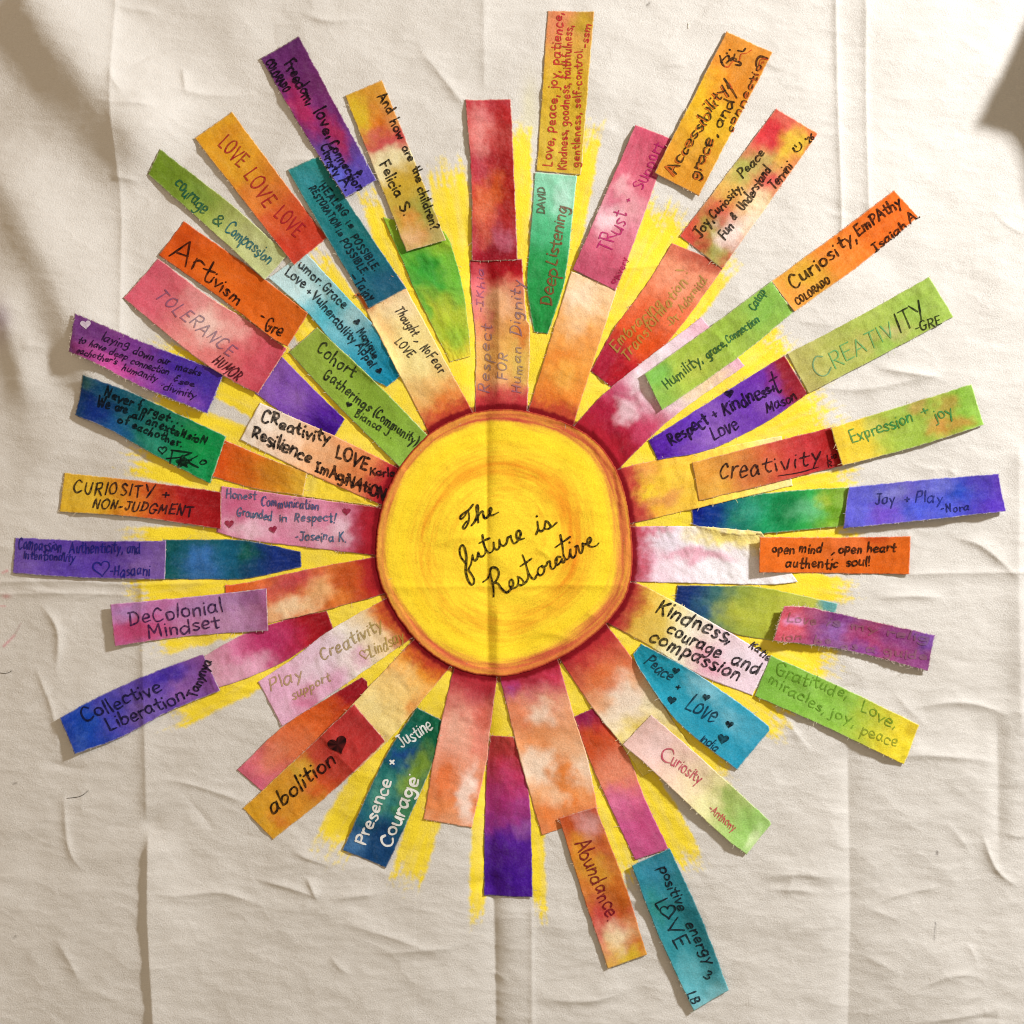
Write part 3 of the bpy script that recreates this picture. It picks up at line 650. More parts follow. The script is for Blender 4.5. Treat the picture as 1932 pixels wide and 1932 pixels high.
strip('crimson to magenta and pale pink ray above the strip reading Collective Liberation', [(617,1152),(550,1166),(457,1198),(385,1238)], [(629,1186),(540,1246),(464,1280),(404,1300)],
      [(0,'#94141e'),(.18,'#a81c28'),(.34,'#b83058'),(.55,'#c04078'),(.75,'#d47ca4'),(1,'#d8a8bc')], [(.5,.3,.2,.4,'#b83468',.6),(.72,.8,.2,.3,'#e0b4c8',.7)], cat='fabric ray', name='fabric_ray')
strip('dark teal and navy ray with a lighter blue peak, at left of the sun', [(567,1041),(464,1020),(390,1018),(309,1018)], [(568,1070),(464,1092),(390,1093),(307,1093)],
      [(0,'#12286e'),(.2,'#163078'),(.36,'#14406a'),(.6,'#0f5a6a'),(.85,'#0e5460'),(1,'#115a5c')],
      [(.72,.7,.16,.5,'#3a6cae',.8),(.73,.35,.07,.25,'#3a70b4',.7),(.4,.3,.1,.3,'#0c5a3c',.7),(.55,.5,.1,.6,'#17648a',.5)], cat='fabric ray', name='fabric_ray')
strip('thin plain yellow ray between the Imagination and Honest Communication rays', [(574,886),(650,917),(716,950)], [(568,937),(640,946),(714,956)],
      [(0,'#ecd040'),(.5,'#eed23c'),(1,'#e8c838')], [(.1,.5,.1,.5,'#f0dc70',.5)], cat='fabric ray', name='fabric_ray', rim=True, gran=.6, fray=1.0)
strip('burnt orange to ochre ray right of the strip reading Never forget', [(580,891),(500,862),(415,826)], [(572,936),(480,922),(396,898)],
      [(0,'#d8aa34'),(.25,'#d49226'),(.5,'#d67a22'),(.75,'#d8641e'),(1,'#d05016')], [(.7,.6,.15,.4,'#cf681a',.6),(.35,.4,.2,.3,'#b87820',.6)], cat='fabric ray', name='fabric_ray', rim=True)
strip('violet ray with deep purple inner end, between the Tolerance and Cohort strips', [(532,673),(590,732),(651,791)], [(481,742),(545,786),(630,824)],
      [(0,'#8a5cae'),(.3,'#7e4eb0'),(.6,'#6e3ea6'),(.8,'#54209a'),(1,'#44128a')], [(.4,.5,.15,.3,'#9468b8',.6),(.85,.8,.2,.4,'#3c0c84',.8)], cat='fabric ray', name='fabric_ray')
strip('pale cyan to teal ray reading Humor Grace Love and Vulnerability', [(506,524),(582,593),(638,659),(693,709),(730,730)], [(575,474),(648,553),(709,619),(740,676),(754,711)],
      [(0,'#c4dfe2'),(.2,'#a4d2d8'),(.38,'#6cbcca'),(.55,'#6cb4c4'),(.72,'#3a9ab4'),(.88,'#1a86a6'),(1,'#12809e')],
      [(.2,.25,.1,.4,'#c8e4e6',.7),(.52,.75,.1,.3,'#a8ccd0',.7),(.36,.3,.1,.4,'#3aa4b8',.6)],
      [T(6,368,140,525,285,62,'umor.',K,2.6),T(6,540,300,690,455,70,'Grace',K,2.6),T(6,272,200,408,300,70,'Love',K,2.7),T(6,425,325,450,350,50,'+',K,2.4),T(6,462,360,760,700,62,'Vulnerability',K,2.7),
       T(6,800,610,915,812,58,'Monique',K,2.6,sig=True),T(6,785,712,890,876,58,'Appel',K,2.6,sig=True)],
      [(6,795,545,52,-20,K),(6,955,895,50,-20,K)], cat='fabric ray', name='fabric_ray', edge=(2,4))

# ---------------------------------------------------------------- main rays touching the sun
ray('rose and tan ray at the top of the sun, faint grey writing about Human Dignity', [(893,770),(897,649),(889,560),(886,490)], [(997,770),(1000,627),(993,596),(985,489)],
    [(0,'#b83a44'),(.12,'#c85a4a'),(.3,'#dca058'),(.5,'#dca45c'),(.7,'#d8986a'),(.86,'#cc5a50'),(.92,'#a81420'),(1,'#960c18')],
    [(.75,.12,.2,.22,'#d8707c',.75),(.55,.1,.12,.2,'#d45a66',.7),(.4,.1,.2,.16,'#eab868',.7),(.35,.8,.2,.3,'#dcbc5c',.8),(.6,.6,.2,.3,'#c88a48',.6),(.5,.85,.1,.16,'#cf6a2c',.7),(.75,.6,.12,.3,'#dcae86',.6),(.9,.55,.08,.12,'#a01420',.7),(.2,.5,.1,.2,'#e4b480',.5),(.08,.7,.1,.4,'#c04a50',.6)],
    [T('top',280,1700,292,860,150,'Respect','#5e5a78',2.0,.62),T('top',480,1540,492,1210,120,'FOR','#5e5a78',2.0,.62),T('top',650,1700,660,1130,120,'Human','#5e5a78',2.0,.55),T('top',660,1000,665,335,140,'Dignity','#5e5a78',2.0,.66),
     T('top',205,710,205,170,90,'-|Khia','#6a4a78',1.8,.55,sig=True)], rim=True, wave=2.2)
ray('cream to orange ray below the strip reading Trust and Support', [(996,771),(1078,512)], [(1087,794),(1164,545)],
    [(0,'#d8702c'),(.2,'#e08a38'),(.45,'#e29844'),(.7,'#e8a862'),(.88,'#eec494'),(1,'#eccaa0')], [(.85,.3,.1,.4,'#f2dcc0',.7),(.42,.35,.12,.3,'#df8030',.7),(.32,.5,.1,.3,'#e8b050',.6),(.6,.8,.1,.3,'#e0904a',.5),(.7,.4,.1,.3,'#f0d0a8',.5),(.15,.4,.1,.4,'#e07c30',.7)])
ray('crimson ray fading to white and pink under the strip about Humility', [(1087,794),(1154,730),(1323,598)], [(1170,886),(1265,791),(1405,690)],
    [(0,'#9c1a30'),(.2,'#a8243c'),(.32,'#c04c6c'),(.45,'#dcaaba'),(.65,'#e8dce0'),(.85,'#e2c4d0'),(1,'#dca8b8')],
    [(.2,.3,.1,.4,'#a82040',.8),(.3,.45,.08,.2,'#e8d0d8',.7),(.36,.2,.06,.2,'#a83058',.6),(.3,.9,.14,.2,'#bc3c5e',.7),(.75,.9,.16,.2,'#e4c48a',.8),(.5,.35,.1,.25,'#ece4e8',.7),(.1,.7,.1,.4,'#8e1224',.7)])
ray('bright yellow and orange ray at right, under the orange strip reading Creativity', [(1170,880),(1237,868),(1475,822)], [(1189,990),(1302,962),(1497,916)],
    [(0,'#c04448'),(.1,'#d8764c'),(.2,'#ecb43c'),(.4,'#f0c444'),(.6,'#f0d050'),(.8,'#f2da6a'),(1,'#f0e0a0')],
    [(.16,.5,.06,.2,'#f4da30',.7),(.2,.15,.08,.2,'#e09a50',.7),(.25,.7,.1,.16,'#d89058',.7),(.1,.9,.08,.2,'#d0705c',.5),(.3,.35,.1,.2,'#f2cc40',.5)])
ray('white ray streaked with pink, at right of the sun', [(1189,992),(1313,993),(1435,1003)], [(1191,1101),(1437,1103),(1506,1098)],
    [(0,'#c04a68'),(.08,'#d890a8'),(.2,'#e8d0dc'),(.5,'#eee8ee'),(1,'#f0ecec')],
    [(.16,.06,.16,.1,'#d87892',.8),(.46,.5,.22,.14,'#d888a0',.7),(.1,.6,.08,.3,'#d08ca4',.7),(.7,.12,.24,.2,'#f0da5a',.85),(.95,.2,.16,.35,'#ecd46a',.8),(.3,.3,.12,.16,'#e4dcea',.6)])
ray('yellow to pale pink ray reading Kindness courage and compassion', [(1182,1110),(1212,1104),(1373,1191),(1453,1241)], [(1152,1182),(1218,1215),(1318,1273),(1419,1312)],
    [(0,'#a83040'),(.1,'#c86c48'),(.18,'#e2b444'),(.32,'#ecd870'),(.48,'#f0e8cc'),(.7,'#ead0d8'),(1,'#ead4e2')],
    [(.66,.7,.14,.3,'#dc94ac',.75),(.12,.5,.08,.4,'#c06a40',.6),(.3,.6,.1,.4,'#cfa63c',.5),(.85,.3,.14,.3,'#eadce8',.6)],
    [T(11,1165,850,1690,1085,105,'Kindness,','#0c0a10',4.0,.97),T(11,1238,1008,1620,1185,88,'courage','#0c0a10',3.8,.97),T(11,1700,1225,1895,1305,88,'and','#0c0a10',3.8,.97),T(11,1118,1058,1755,1350,92,'compassion','#0c0a10',4.0,.97),
     T('ov',1411,1219,1448,1246,15,'Katie','#0c0a10',2.8,.96,sig=True)], wave=2)
ray('peach ray with white patches and a yellow end, lower right of the sun', [(1057,1250),(1120,1339),(1173,1405),(1212,1464)], [(1152,1183),(1210,1265),(1260,1345),(1310,1418)],
    [(0,'#a42838'),(.12,'#c04c3c'),(.28,'#d87850'),(.42,'#e6b48c'),(.56,'#eedcc4'),(.7,'#ecd890'),(.9,'#eed85a'),(1,'#ecd860')],
    [(.45,.5,.12,.3,'#f0e4d4',.7),(.3,.4,.1,.3,'#d4703c',.7),(.7,.45,.08,.2,'#ecd04a',.7),(.62,.9,.14,.2,'#d8cca0',.7),(.42,.15,.08,.2,'#e2a070',.6),(.8,.25,.1,.2,'#f0e2b0',.6)])  # dull tan blob at the right middle is shadow painted into the colour
ray('peach and orange ray with magenta inner end, above the Abundance strip', [(940,1281),(980,1429),(1022,1576)], [(1057,1252),(1083,1350),(1110,1437),(1130,1540)],
    [(0,'#b83860'),(.1,'#c85a70'),(.25,'#e0a080'),(.45,'#e4a070'),(.62,'#ecbc94'),(.8,'#e4985c'),(1,'#e08a58')],
    [(.08,.12,.1,.2,'#a050a0',.8),(.14,.9,.12,.2,'#c02850',.7),(.3,.5,.08,.2,'#f0dcc8',.7),(.28,.15,.1,.2,'#d8764c',.7),(.42,.3,.1,.3,'#df8a50',.6),(.6,.2,.1,.3,'#f2e0cc',.7),(.7,.6,.12,.2,'#e07c28',.8),(.72,.95,.1,.2,'#f2dcc4',.7),(.88,.6,.06,.12,'#e07828',.7),(.9,.2,.1,.2,'#e47e3c',.7),(.8,.4,.08,.2,'#f0d4b4',.5)])
ray('rose and peach ray hanging at the bottom left of the sun', [(854,1261),(844,1310),(817,1437),(799,1546)], [(939,1278),(923,1392),(918,1437),(890,1562)],
    [(0,'#a82c38'),(.12,'#b84c50'),(.3,'#dc8878'),(.5,'#e29a82'),(.72,'#e08c64'),(.9,'#e88c54'),(1,'#eaa074')],
    [(.14,.7,.1,.3,'#a83a44',.7),(.4,.3,.12,.3,'#ecb8a0',.6),(.72,.25,.12,.2,'#e0743c',.8),(.75,.75,.14,.16,'#f0ddd0',.8),(.9,.8,.08,.2,'#f0e0d4',.7),(.55,.6,.1,.3,'#e8a890',.5),(.3,.85,.1,.2,'#c04a34',.6),(.5,.85,.1,.2,'#d87060',.6)], wave=2.2)
ray('pale yellow ray with orange inner end, behind the abolition strip', [(780,1207),(672,1321),(606,1392)], [(852,1261),(786,1334),(728,1402),(668,1458)],
    [(0,'#d05018'),(.1,'#e07820'),(.22,'#eca03c'),(.35,'#f0c878'),(.6,'#f0d88c'),(.85,'#ecd07c'),(1,'#e8c070')], [(.4,.95,.1,.2,'#e08a3c',.7),(.3,.3,.1,.3,'#f2d490',.6),(.6,.3,.14,.4,'#f0dc9a',.5),(.88,.8,.08,.2,'#e0a070',.6)])
ray('white and lilac pink ray reading Play support Creativity in gold', [(728,1128),(627,1186),(553,1242),(487,1286)], [(780,1205),(670,1278),(600,1326),(532,1370)],
    [(0,'#d45c18'),(.1,'#e28a34'),(.2,'#ecd0a0'),(.38,'#ece4d8'),(.55,'#e4c4d8'),(.75,'#e4bcd2'),(1,'#e2b0cc')],
    [(.36,.7,.06,.2,'#dc9cc0',.7),(.8,.85,.1,.25,'#cc5c8c',.7),(.6,.85,.1,.2,'#d888b0',.5),(.9,.3,.1,.3,'#dca4c4',.6),(.5,.3,.12,.3,'#e8d8e4',.6),(.06,.2,.08,.3,'#e07c20',.8),(.66,.4,.08,.2,'#ead8e4',.6)],
    [T(10,172,1432,405,1330,90,'Play','#a08838',2.4,.75),T(10,545,1215,985,975,90,'Creativity','#9a843c',2.6,.8),T(10,335,1490,608,1345,62,'support','#a08a3c',2.2,.75),T(10,895,1185,1135,1062,85,'Lindsay','#a08838',2.2,.8,sig=True)],
    [(10,855,1158,78,-10,'#a08838',dict(filled=False,wd=2.0,op=.8))])
ray('orange ray with magenta and cream blotches, above the DeColonial strip end', [(705,1050),(590,1072),(464,1099),(424,1104)], [(728,1122),(622,1149),(507,1176),(430,1192)],
    [(0,'#a01c20'),(.12,'#b43c20'),(.3,'#d06c30'),(.5,'#dc8048'),(.75,'#de7436'),(1,'#dc5c28')],
    [(.55,.15,.14,.3,'#b83850',.8),(.4,.55,.1,.3,'#e8b880',.8),(.62,.75,.12,.24,'#f0d8b0',.8),(.25,.4,.1,.3,'#b85020',.7),(.7,.3,.1,.25,'#b84854',.6),(.5,.85,.08,.2,'#eac898',.7),(.3,.8,.1,.2,'#d87c30',.6),(.75,.85,.06,.2,'#ecc48c',.6)], wave=2.4)
ray('pink ray with crimson inner end reading Honest Communication Grounded in Respect', [(717,956),(577,939),(464,923),(418,917)], [(701,1050),(553,1030),(459,1018),(408,1004)],
    [(0,'#8e1420'),(.1,'#a02434'),(.22,'#c06480'),(.38,'#d88aa8'),(.6,'#d888a8'),(.8,'#d67a9c'),(1,'#c8789a')],
    [(.25,.55,.06,.3,'#e8c8d8',.8),(.5,.5,.12,.3,'#e0a8c0',.6),(.36,.8,.1,.2,'#e4bccc',.6),(.8,.8,.12,.3,'#e8c4d4',.8),(.65,.2,.12,.2,'#cc6c90',.6),(.9,.4,.1,.3,'#b84870',.5),(.7,.65,.08,.2,'#dcb0c4',.5)],
    [T(5,1615,1805,1830,1812,64,'Honest','#1c5878',2.0,.85),T(10,108,100,522,132,72,'Communication','#1c4a78',2.2,.9),T(9,1690,172,1940,205,64,'Grounded','#1c5878',2.1,.87),T(10,235,212,295,212,58,'in','#1c5878',2.1,.88),T(10,345,215,640,218,68,'Respect!','#1c5878',2.2,.88),
     T(10,350,345,715,358,66,'-Joseina K.','#1c5878',2.2,.88,sig=True)],
    [(9,1640,230,68,0,'#8c1430'),(10,195,270,62,-15,'#8c1838'),(10,722,142,62,0,'#8c1838')])
ray('cream to peach ray reading Creativity Love Resilience Imagination in bold black', [(757,883),(633,823),(491,760)], [(717,953),(590,897),(453,830)],
    [(0,'#8e1420'),(.1,'#b84034'),(.2,'#dc8050'),(.4,'#e89a60'),(.6,'#ecb88c'),(.8,'#eed8c0'),(1,'#f0e4d8')],
    [(.5,.4,.14,.4,'#eab484',.6),(.3,.8,.1,.3,'#e08c50',.7),(.78,.7,.1,.3,'#eac4a8',.6),(.16,.3,.06,.4,'#c86044',.6)],
    [T(6,105,1255,585,1425,92,'CReativity','#0e0a0c',3.6,.97),T(6,635,1510,865,1600,88,'LOVE','#0e0a0c',3.4,.97),T(6,38,1360,455,1555,95,'Resilience','#0e0a0c',3.6,.97),T(6,490,1605,985,1815,80,'|mAgiNAtiON','#0e0a0c',3.4,.97),T(6,888,1642,1068,1650,56,'Karla','#0e0a0c',2.6,.95,sig=True)])
strip('plain olive green ray reading Cohort Gatherings Community', [(598,617),(700,712),(812,826)], [(545,665),(640,768),(757,884)],
    [(0,'#8ea442'),(.4,'#88a83a'),(.8,'#86ac3c'),(1,'#8ab048')], [(.3,.7,.2,.4,'#94b048',.4),(.6,.2,.2,.4,'#7c9c34',.4)],
    [T(6,498,748,755,950,100,'Cohort',K,2.8,.93),T(6,552,935,880,1190,80,'Gatherings',K,2.7,.93),T(6,905,1205,1210,1432,74,'(Community)',K,2.6,.93),T(6,775,1215,955,1330,62,'Bianca',K,2.2,.9,sig=True),T(6,975,1340,1035,1382,62,'J.',K,2.2,.9,sig=True)],
    [(6,740,1135,48,25,K)], cat='fabric ray', name='fabric_ray', gran=.6, rim=True, edge=(0,2))
ray('pale yellow ray with orange inner end, reading no fear and Love', [(809,820),(690,585),(668,556)], [(891,769),(767,545),(752,520)],
    [(0,'#c84820'),(.08,'#dc7430'),(.2,'#e4a45c'),(.38,'#ead088'),(.6,'#ecd890'),(.8,'#ecd49a'),(1,'#dc8440')],
    [(.14,.7,.08,.3,'#e07a34',.7),(.92,.1,.08,.2,'#d8641c',.8),(.7,.15,.12,.25,'#e4b470',.7),(.5,.5,.12,.3,'#eadc98',.6),(.85,.7,.1,.4,'#f0e0b8',.5)],
    [T(6,1062,455,1195,645,70,'Thought',K,2.3,.92),T(6,1205,668,1225,690,70,',',K,2.2),T(6,1245,735,1290,782,70,'No',K,2.3,.92),T(6,1285,790,1390,915,80,'Fear',K,2.3,.92),T(6,1060,690,1172,800,62,'LOVE',K,2.3,.92)])

# ---------------------------------------------------------------- the sun
def sun():
    nt, nr = 560, 130
    th = np.linspace(-math.pi, math.pi, nt, endpoint=False); rr = np.linspace(.002, 1, nr)
    R0 = sun_r(th)+(fbm(th*9+50, th*0, 3)-.5)*2.2+rng.normal(0, .35, nt)
    X = CX+np.outer(np.cos(th)*R0, rr); Y = CY+np.outer(np.sin(th)*R0, rr)
    base = samp(HM, X, Y)
    b = np.vstack([base[-20:], base, base[:20]]); bb = blur(b, 1)[20:-20]
    Zs = np.maximum(bb, base-.3)+1.1
    Rg = np.outer(R0*0+1, rr); Tg = np.outer(th, rr*0+1)
    q = Rg*240
    # brushed rings: noise stretched along the circle, drifting inwards like a spiral
    sw = fbm(q/13+Tg*1.4, np.cos(Tg)*2.0+8, 3)*.5+fbm(q/5+3+Tg*.8, np.sin(Tg)*2.6+np.cos(Tg)*1.7+20, 3)*.5-.5; sw = sw*1.7
    iso = fbm(X/40, Y/40, 3)-.5
    C = np.empty(X.shape+(3,)); C[:] = lin('#f8d634')
    def mix(m, h):
        nonlocal C
        m = np.clip(m, 0, 1)[..., None]; C = C*(1-m)+lin(h)*m
    ring = .60-.05*np.cos(Tg+.6)
    amt = .62+.38*np.cos(Tg+.55)
    mix(np.exp(-((Rg-ring+iso*.05)/.12)**2)*(.62*amt+.06)+sw*1.35*np.exp(-((Rg-ring)/.22)**2), '#eba028')
    mix(.55*np.exp(-((Rg-ring+.01+iso*.06)/.05)**2)*amt*(1+sw*2), '#e68a20')
    mix(.6*np.exp(-((Rg-.36)/.14)**2)*(sw*2.4+.25), '#eeb02a'); mix(.5*np.exp(-((Rg-.76)/.10)**2)*(sw*2.6+.1), '#eeae2c')
    mix(.55*np.exp(-((Rg-.80)/.07)**2)*(.7+sw), '#f4d822')
    rs_ = .045*np.cos(Tg-.35)
    mix(.9*sstep(.855, .95, Rg+rs_+sw*.10)*(.74+sw), '#de8a42'); mix(.55*sstep(.90, .985, Rg+rs_*.8+sw*.08)*(.7+sw*1.5), '#c85a3c')
    mix(.75*sstep(.905, .945, Rg+sw*.05)*sstep(.985, .96, Rg+sw*.03)*(.75+sw*1.4), '#cc6040')
    lr = np.clip(-np.cos(Tg)*.8, 0, 1)
    mix(.8*lr*np.exp(-((Rg-.965)/.022)**2), '#d89a44')
    mix(.35*sstep(.97, 1.0, Rg), '#c05038'); mix(.85*sstep(.984, .994, Rg+sw*.012), '#9a1c24')
    mix(np.clip((1-lr)*.5*np.exp(-((Rg-.925)/.022)**2)*(1+sw*2), 0, 1), '#b8403c')
    g = fbm(X/7, Y/7, 2)-.5
    C = np.clip(C*(1+.14*g[..., None]+.04*iso[..., None]), .003, .95)
    n = nt*nr; idx = np.arange(n).reshape(nt, nr); nx = np.roll(idx, -1, 0)
    q1 = np.stack([idx[:, :-1], nx[:, :-1], nx[:, 1:], idx[:, 1:]], -1).reshape(-1, 4)
    top = np.stack([X, Y, Zs], -1).reshape(-1, 3)
    cz = np.cross(top[q1[0, 1]]-top[q1[0, 0]], top[q1[0, 2]]-top[q1[0, 0]])[2]
    if cz > 0: q1 = q1[:, ::-1]
    ctr = np.array([[CX, CY, Zs[:, 0].mean()]]); tri = np.stack([idx[:, 0], nx[:, 0], np.full(nt, n)], 1)
    a = np.cross(top[tri[0, 1]]-top[tri[0, 0]], ctr[0]-top[tri[0, 0]])[2]
    if a > 0: tri = tri[:, ::-1]
    rimv = np.stack([X[:, -1], Y[:, -1], Zs[:, -1]-1.6], -1)
    k = np.arange(nt)+n+1
    q3 = np.stack([idx[:, -1], nx[:, -1], np.roll(k, -1), k], 1)
    o = new_mesh('sun_disc', np.vstack([top, ctr, rimv]), [q1, q3, tri], np.vstack([C.reshape(-1, 3), lin('#f2cc1e')[None], C[:, -1]*.6]), M_STRIP)
    tag(o, 'round yellow fabric sun with orange rim and cursive writing, at the centre', 'fabric sun')
    st = rr[1]-rr[0]
    Xf, Yf = X.ravel(), Y.ravel()
    gx_, gy_ = np.meshgrid(np.arange(700, 1200, 1.), np.arange(760, 1290, 1.))
    tt = np.arctan2(gy_-CY, gx_-CX); r_ = np.hypot(gx_-CX, gy_-CY)/sun_r(tt); ok = r_ < .995
    fi = ((tt+math.pi)/(2*math.pi)*nt); fj = np.clip((r_-rr[0])/st, 0, nr-1.01)
    i = fi.astype(int) % nt; j = fj.astype(int); a = (fi-fi.astype(int)); b = fj-j; i2 = (i+1) % nt
    f = lambda M, a, b: (M[i, j]*(1-a)+M[i2, j]*a)*(1-b)+(M[i, j+1]*(1-a)+M[i2, j+1]*a)*b
    zf = f(Zs, a, b); cf = f(C, a[..., None], b[..., None])
    loc = Local(gx_[ok], gy_[ok], zf[ok], cf[ok])
    ii = ((gy_[ok]-G0)/GS+.5).astype(int); jj = ((gx_[ok]-G0)/GS+.5).astype(int)
    np.maximum.at(HM, (ii, jj), zf[ok])
    S = '''280,110 225,178 150,230 122,268 135,290 175,255 215,195 231,240 228,310 205,370 172,410 155,390 180,345 205,318
262,370 300,325 330,250 346,160 335,115 320,150 330,240 345,333
345,333 342,265 370,212 400,195 408,240 425,278 455,270 480,235 510,180 500,148 480,170 482,220 510,245 550,230 592,208
196,850 130,760 115,680 130,625 155,615 180,660 198,760 195,850 190,930 205,1010 235,1080 265,1105 290,1085 290,1030 250,960 225,915 255,850 275,735
275,735 285,790 310,805 335,770 345,705
345,705 360,745 395,755 430,720 436,660
398,490 410,580 435,660 470,705 510,700 540,650 536,580
536,580 550,650 585,670 612,620 608,545
608,545 625,605 665,622 700,580 710,525 735,510 750,495
748,495 765,560 795,592 835,560 872,480 855,435 825,450 820,510 850,545 915,530
360,590 420,555 485,530
1065,478 1088,410 1080,320
1080,320 1095,420 1132,440 1165,405 1180,315
1180,315 1212,330 1245,382 1220,412 1172,412
1225,408 1270,380 1318,335
1071,252 1073,258
488,925 505,1020 530,1130 535,1255
405,1072 460,1030 490,960 500,905 545,890 590,920 600,980 572,1050 535,1080
535,1080 590,1092 640,1160 690,1200 722,1190 762,1140 780,1080 760,1040 735,1060 735,1120 770,1150 820,1130 845,1065 835,1005
835,1005 875,1025 906,1070 890,1108 848,1110
890,1108 940,1070 965,1000 942,870 895,735
942,870 972,960 1008,1020 1045,1030 1078,975
870,875 940,830 1008,780
1130,870 1095,900 1085,960 1115,990 1155,960 1165,900 1132,868 1150,885 1190,865 1205,825
1205,825 1235,818 1242,880 1267,912 1302,880 1325,790
1370,762 1332,760 1305,810 1320,857 1355,840 1385,780
1385,780 1388,822 1408,825 1425,790
1365,490 1390,620 1405,740 1435,790 1470,770 1490,668
1305,640 1390,580 1485,512
1490,668 1490,735 1525,770 1558,720 1565,630
1477,577 1480,583
1550,632 1582,622 1600,690 1625,712 1645,650 1642,592
1642,592 1668,602 1720,590 1745,545 1725,520 1700,560 1710,612 1755,635 1810,620 1840,590'''
    ink = Ink()
    for ln in S.split('\n'):
        P = np.array([c('script', *map(float, p.split(','))) for p in ln.split()])
        ink.stroke(crom(P, 6), 3.3 if len(P) > 2 else 3.6, loc, '#0c090c', .97, .7)
    ink.build('lettering', o)
sun()

# ---------------------------------------------------------------- outer strips and the strips laid over the rays
strip('yellow green strip about Humility and grace, lying over the crimson and white ray', [(1214,707),(1339,617),(1455,531)], [(1248,775),(1392,675),(1497,589)],
      [(0,'#86b04c'),(.2,'#a0b848'),(.4,'#9ab044'),(.65,'#94b048'),(1,'#86b44e')], [(.08,.2,.1,.3,'#6aac4c',.7),(.3,.6,.1,.3,'#b4bc50',.6),(.55,.3,.12,.3,'#8aa83c',.5),(.85,.5,.1,.3,'#78ac48',.6)],
      [T(7,1250,1035,1510,830,80,'Humility,','#1c4a2c',2.0,.92),T(7,1545,812,1680,712,62,'grace,','#1c4a2c',2.2,.92),T(7,1690,700,1918,545,60,'Connection','#1c5a3a',2.0,.9),T(8,10,470,85,335,62,'Catap','#1c5a3a',1.9,.9,sig=True)], curl=(6,2), rim=True, edge=(2,0))
strip('purple strip reading Respect and Kindness and Love, dark red at its outer end', [(1223,831),(1340,757),(1480,670)], [(1241,868),(1337,849),(1440,800),(1524,743)],
      [(0,'#4c1494'),(.2,'#6434ac'),(.45,'#8254b4'),(.65,'#6a34ac'),(.82,'#6a2a98'),(.93,'#8c2436'),(1,'#8a1820')],
      [(.35,.7,.1,.3,'#9468bc',.6),(.3,.15,.1,.3,'#5c28b0',.7),(.75,.6,.1,.3,'#8e5cc0',.7),(.6,.2,.1,.3,'#5a24a4',.6),(.2,.8,.08,.2,'#7a48a8',.6)],
      [T(7,1290,1440,1555,1265,95,'Respect','#120a1c',3.4,.95),T(7,1590,1235,1625,1215,75,'+','#120a1c',3.2,.95),T(7,1665,1215,1930,1085,95,'Kindne','#120a1c',3.3,.95),T(8,62,1085,165,1045,75,'ss+','#120a1c',3.2,.95),T(8,145,1060,200,1030,170,'t','#120a1c',3.0,.95),T(7,1590,1395,1770,1305,100,'Love','#140c20',2.8,.93),
       T(8,100,1195,310,1100,70,'Mason','#180a14',2.4,.93,sig=True)], [(7,1700,1055,70,-12,'#0e0814')])
strip('orange to red strip reading Creativity with an underline', [(1305,873),(1437,839),(1590,801)], [(1318,945),(1437,917),(1608,874)],
      [(0,'#d2963c'),(.2,'#cf8c3e'),(.38,'#c8743c'),(.55,'#bc4c3a'),(.75,'#b8363a'),(.9,'#a42020'),(1,'#981818')], [(.12,.8,.1,.3,'#dcaa44',.6),(.35,.6,.12,.3,'#c06a40',.5),(.7,.4,.12,.3,'#c03c40',.5)],
      [T(7,1620,1670,1915,1630,125,'Crea','#181014',3.2,.95),T(8,62,1640,490,1530,112,'tivity','#181014',3.0,.95),T(8,530,1535,600,1515,40,'Lia','#2a0c10',1.8,.9,sig=True),T(8,535,1585,580,1570,38,'R.','#2a0c10',1.8,.9,sig=True)],
      extra=lambda ink, loc: ink.stroke(crom([c(8,175,1645),c(8,330,1620),c(8,470,1580)],8), 1.8, loc, '#181014', .92))
strip('teal strip with black hearts reading Peace and Love', [(1210,1214),(1318,1273),(1437,1358),(1452,1378)], [(1194,1234),(1210,1268),(1279,1363),(1390,1452)],
      [(0,'#167c90'),(.2,'#1c8aa0'),(.45,'#2c96b0'),(.7,'#36a0bc'),(1,'#2490b0')], [(.5,.15,.14,.25,'#88c4d4',.7),(.75,.35,.1,.2,'#7cc0d4',.6),(.2,.6,.1,.3,'#12788c',.7),(.65,.7,.12,.3,'#1e90b0',.6),(.9,.3,.1,.3,'#58acc4',.5)],
      [T(11,1085,1215,1260,1355,85,'Peace','#10222e',2.3,.93),T(11,1308,1412,1345,1418,55,'+','#10141c',2.3,.95),T(11,1370,1550,1575,1650,140,'Love','#10243a',2.4,.92),T(11,1480,1775,1600,1855,62,'India','#10223a',2.0,.92,sig=True)],
      [(11,1318,1278,56,12,'#0c0c12'),(11,1288,1488,70,12,'#0c0c12'),(11,1535,1468,58,12,'#0c0c12'),(11,1700,1662,62,12,'#0c0c12'),(11,1655,1765,84,14,'#0c0c12')], rim=True, edge=(0,5))
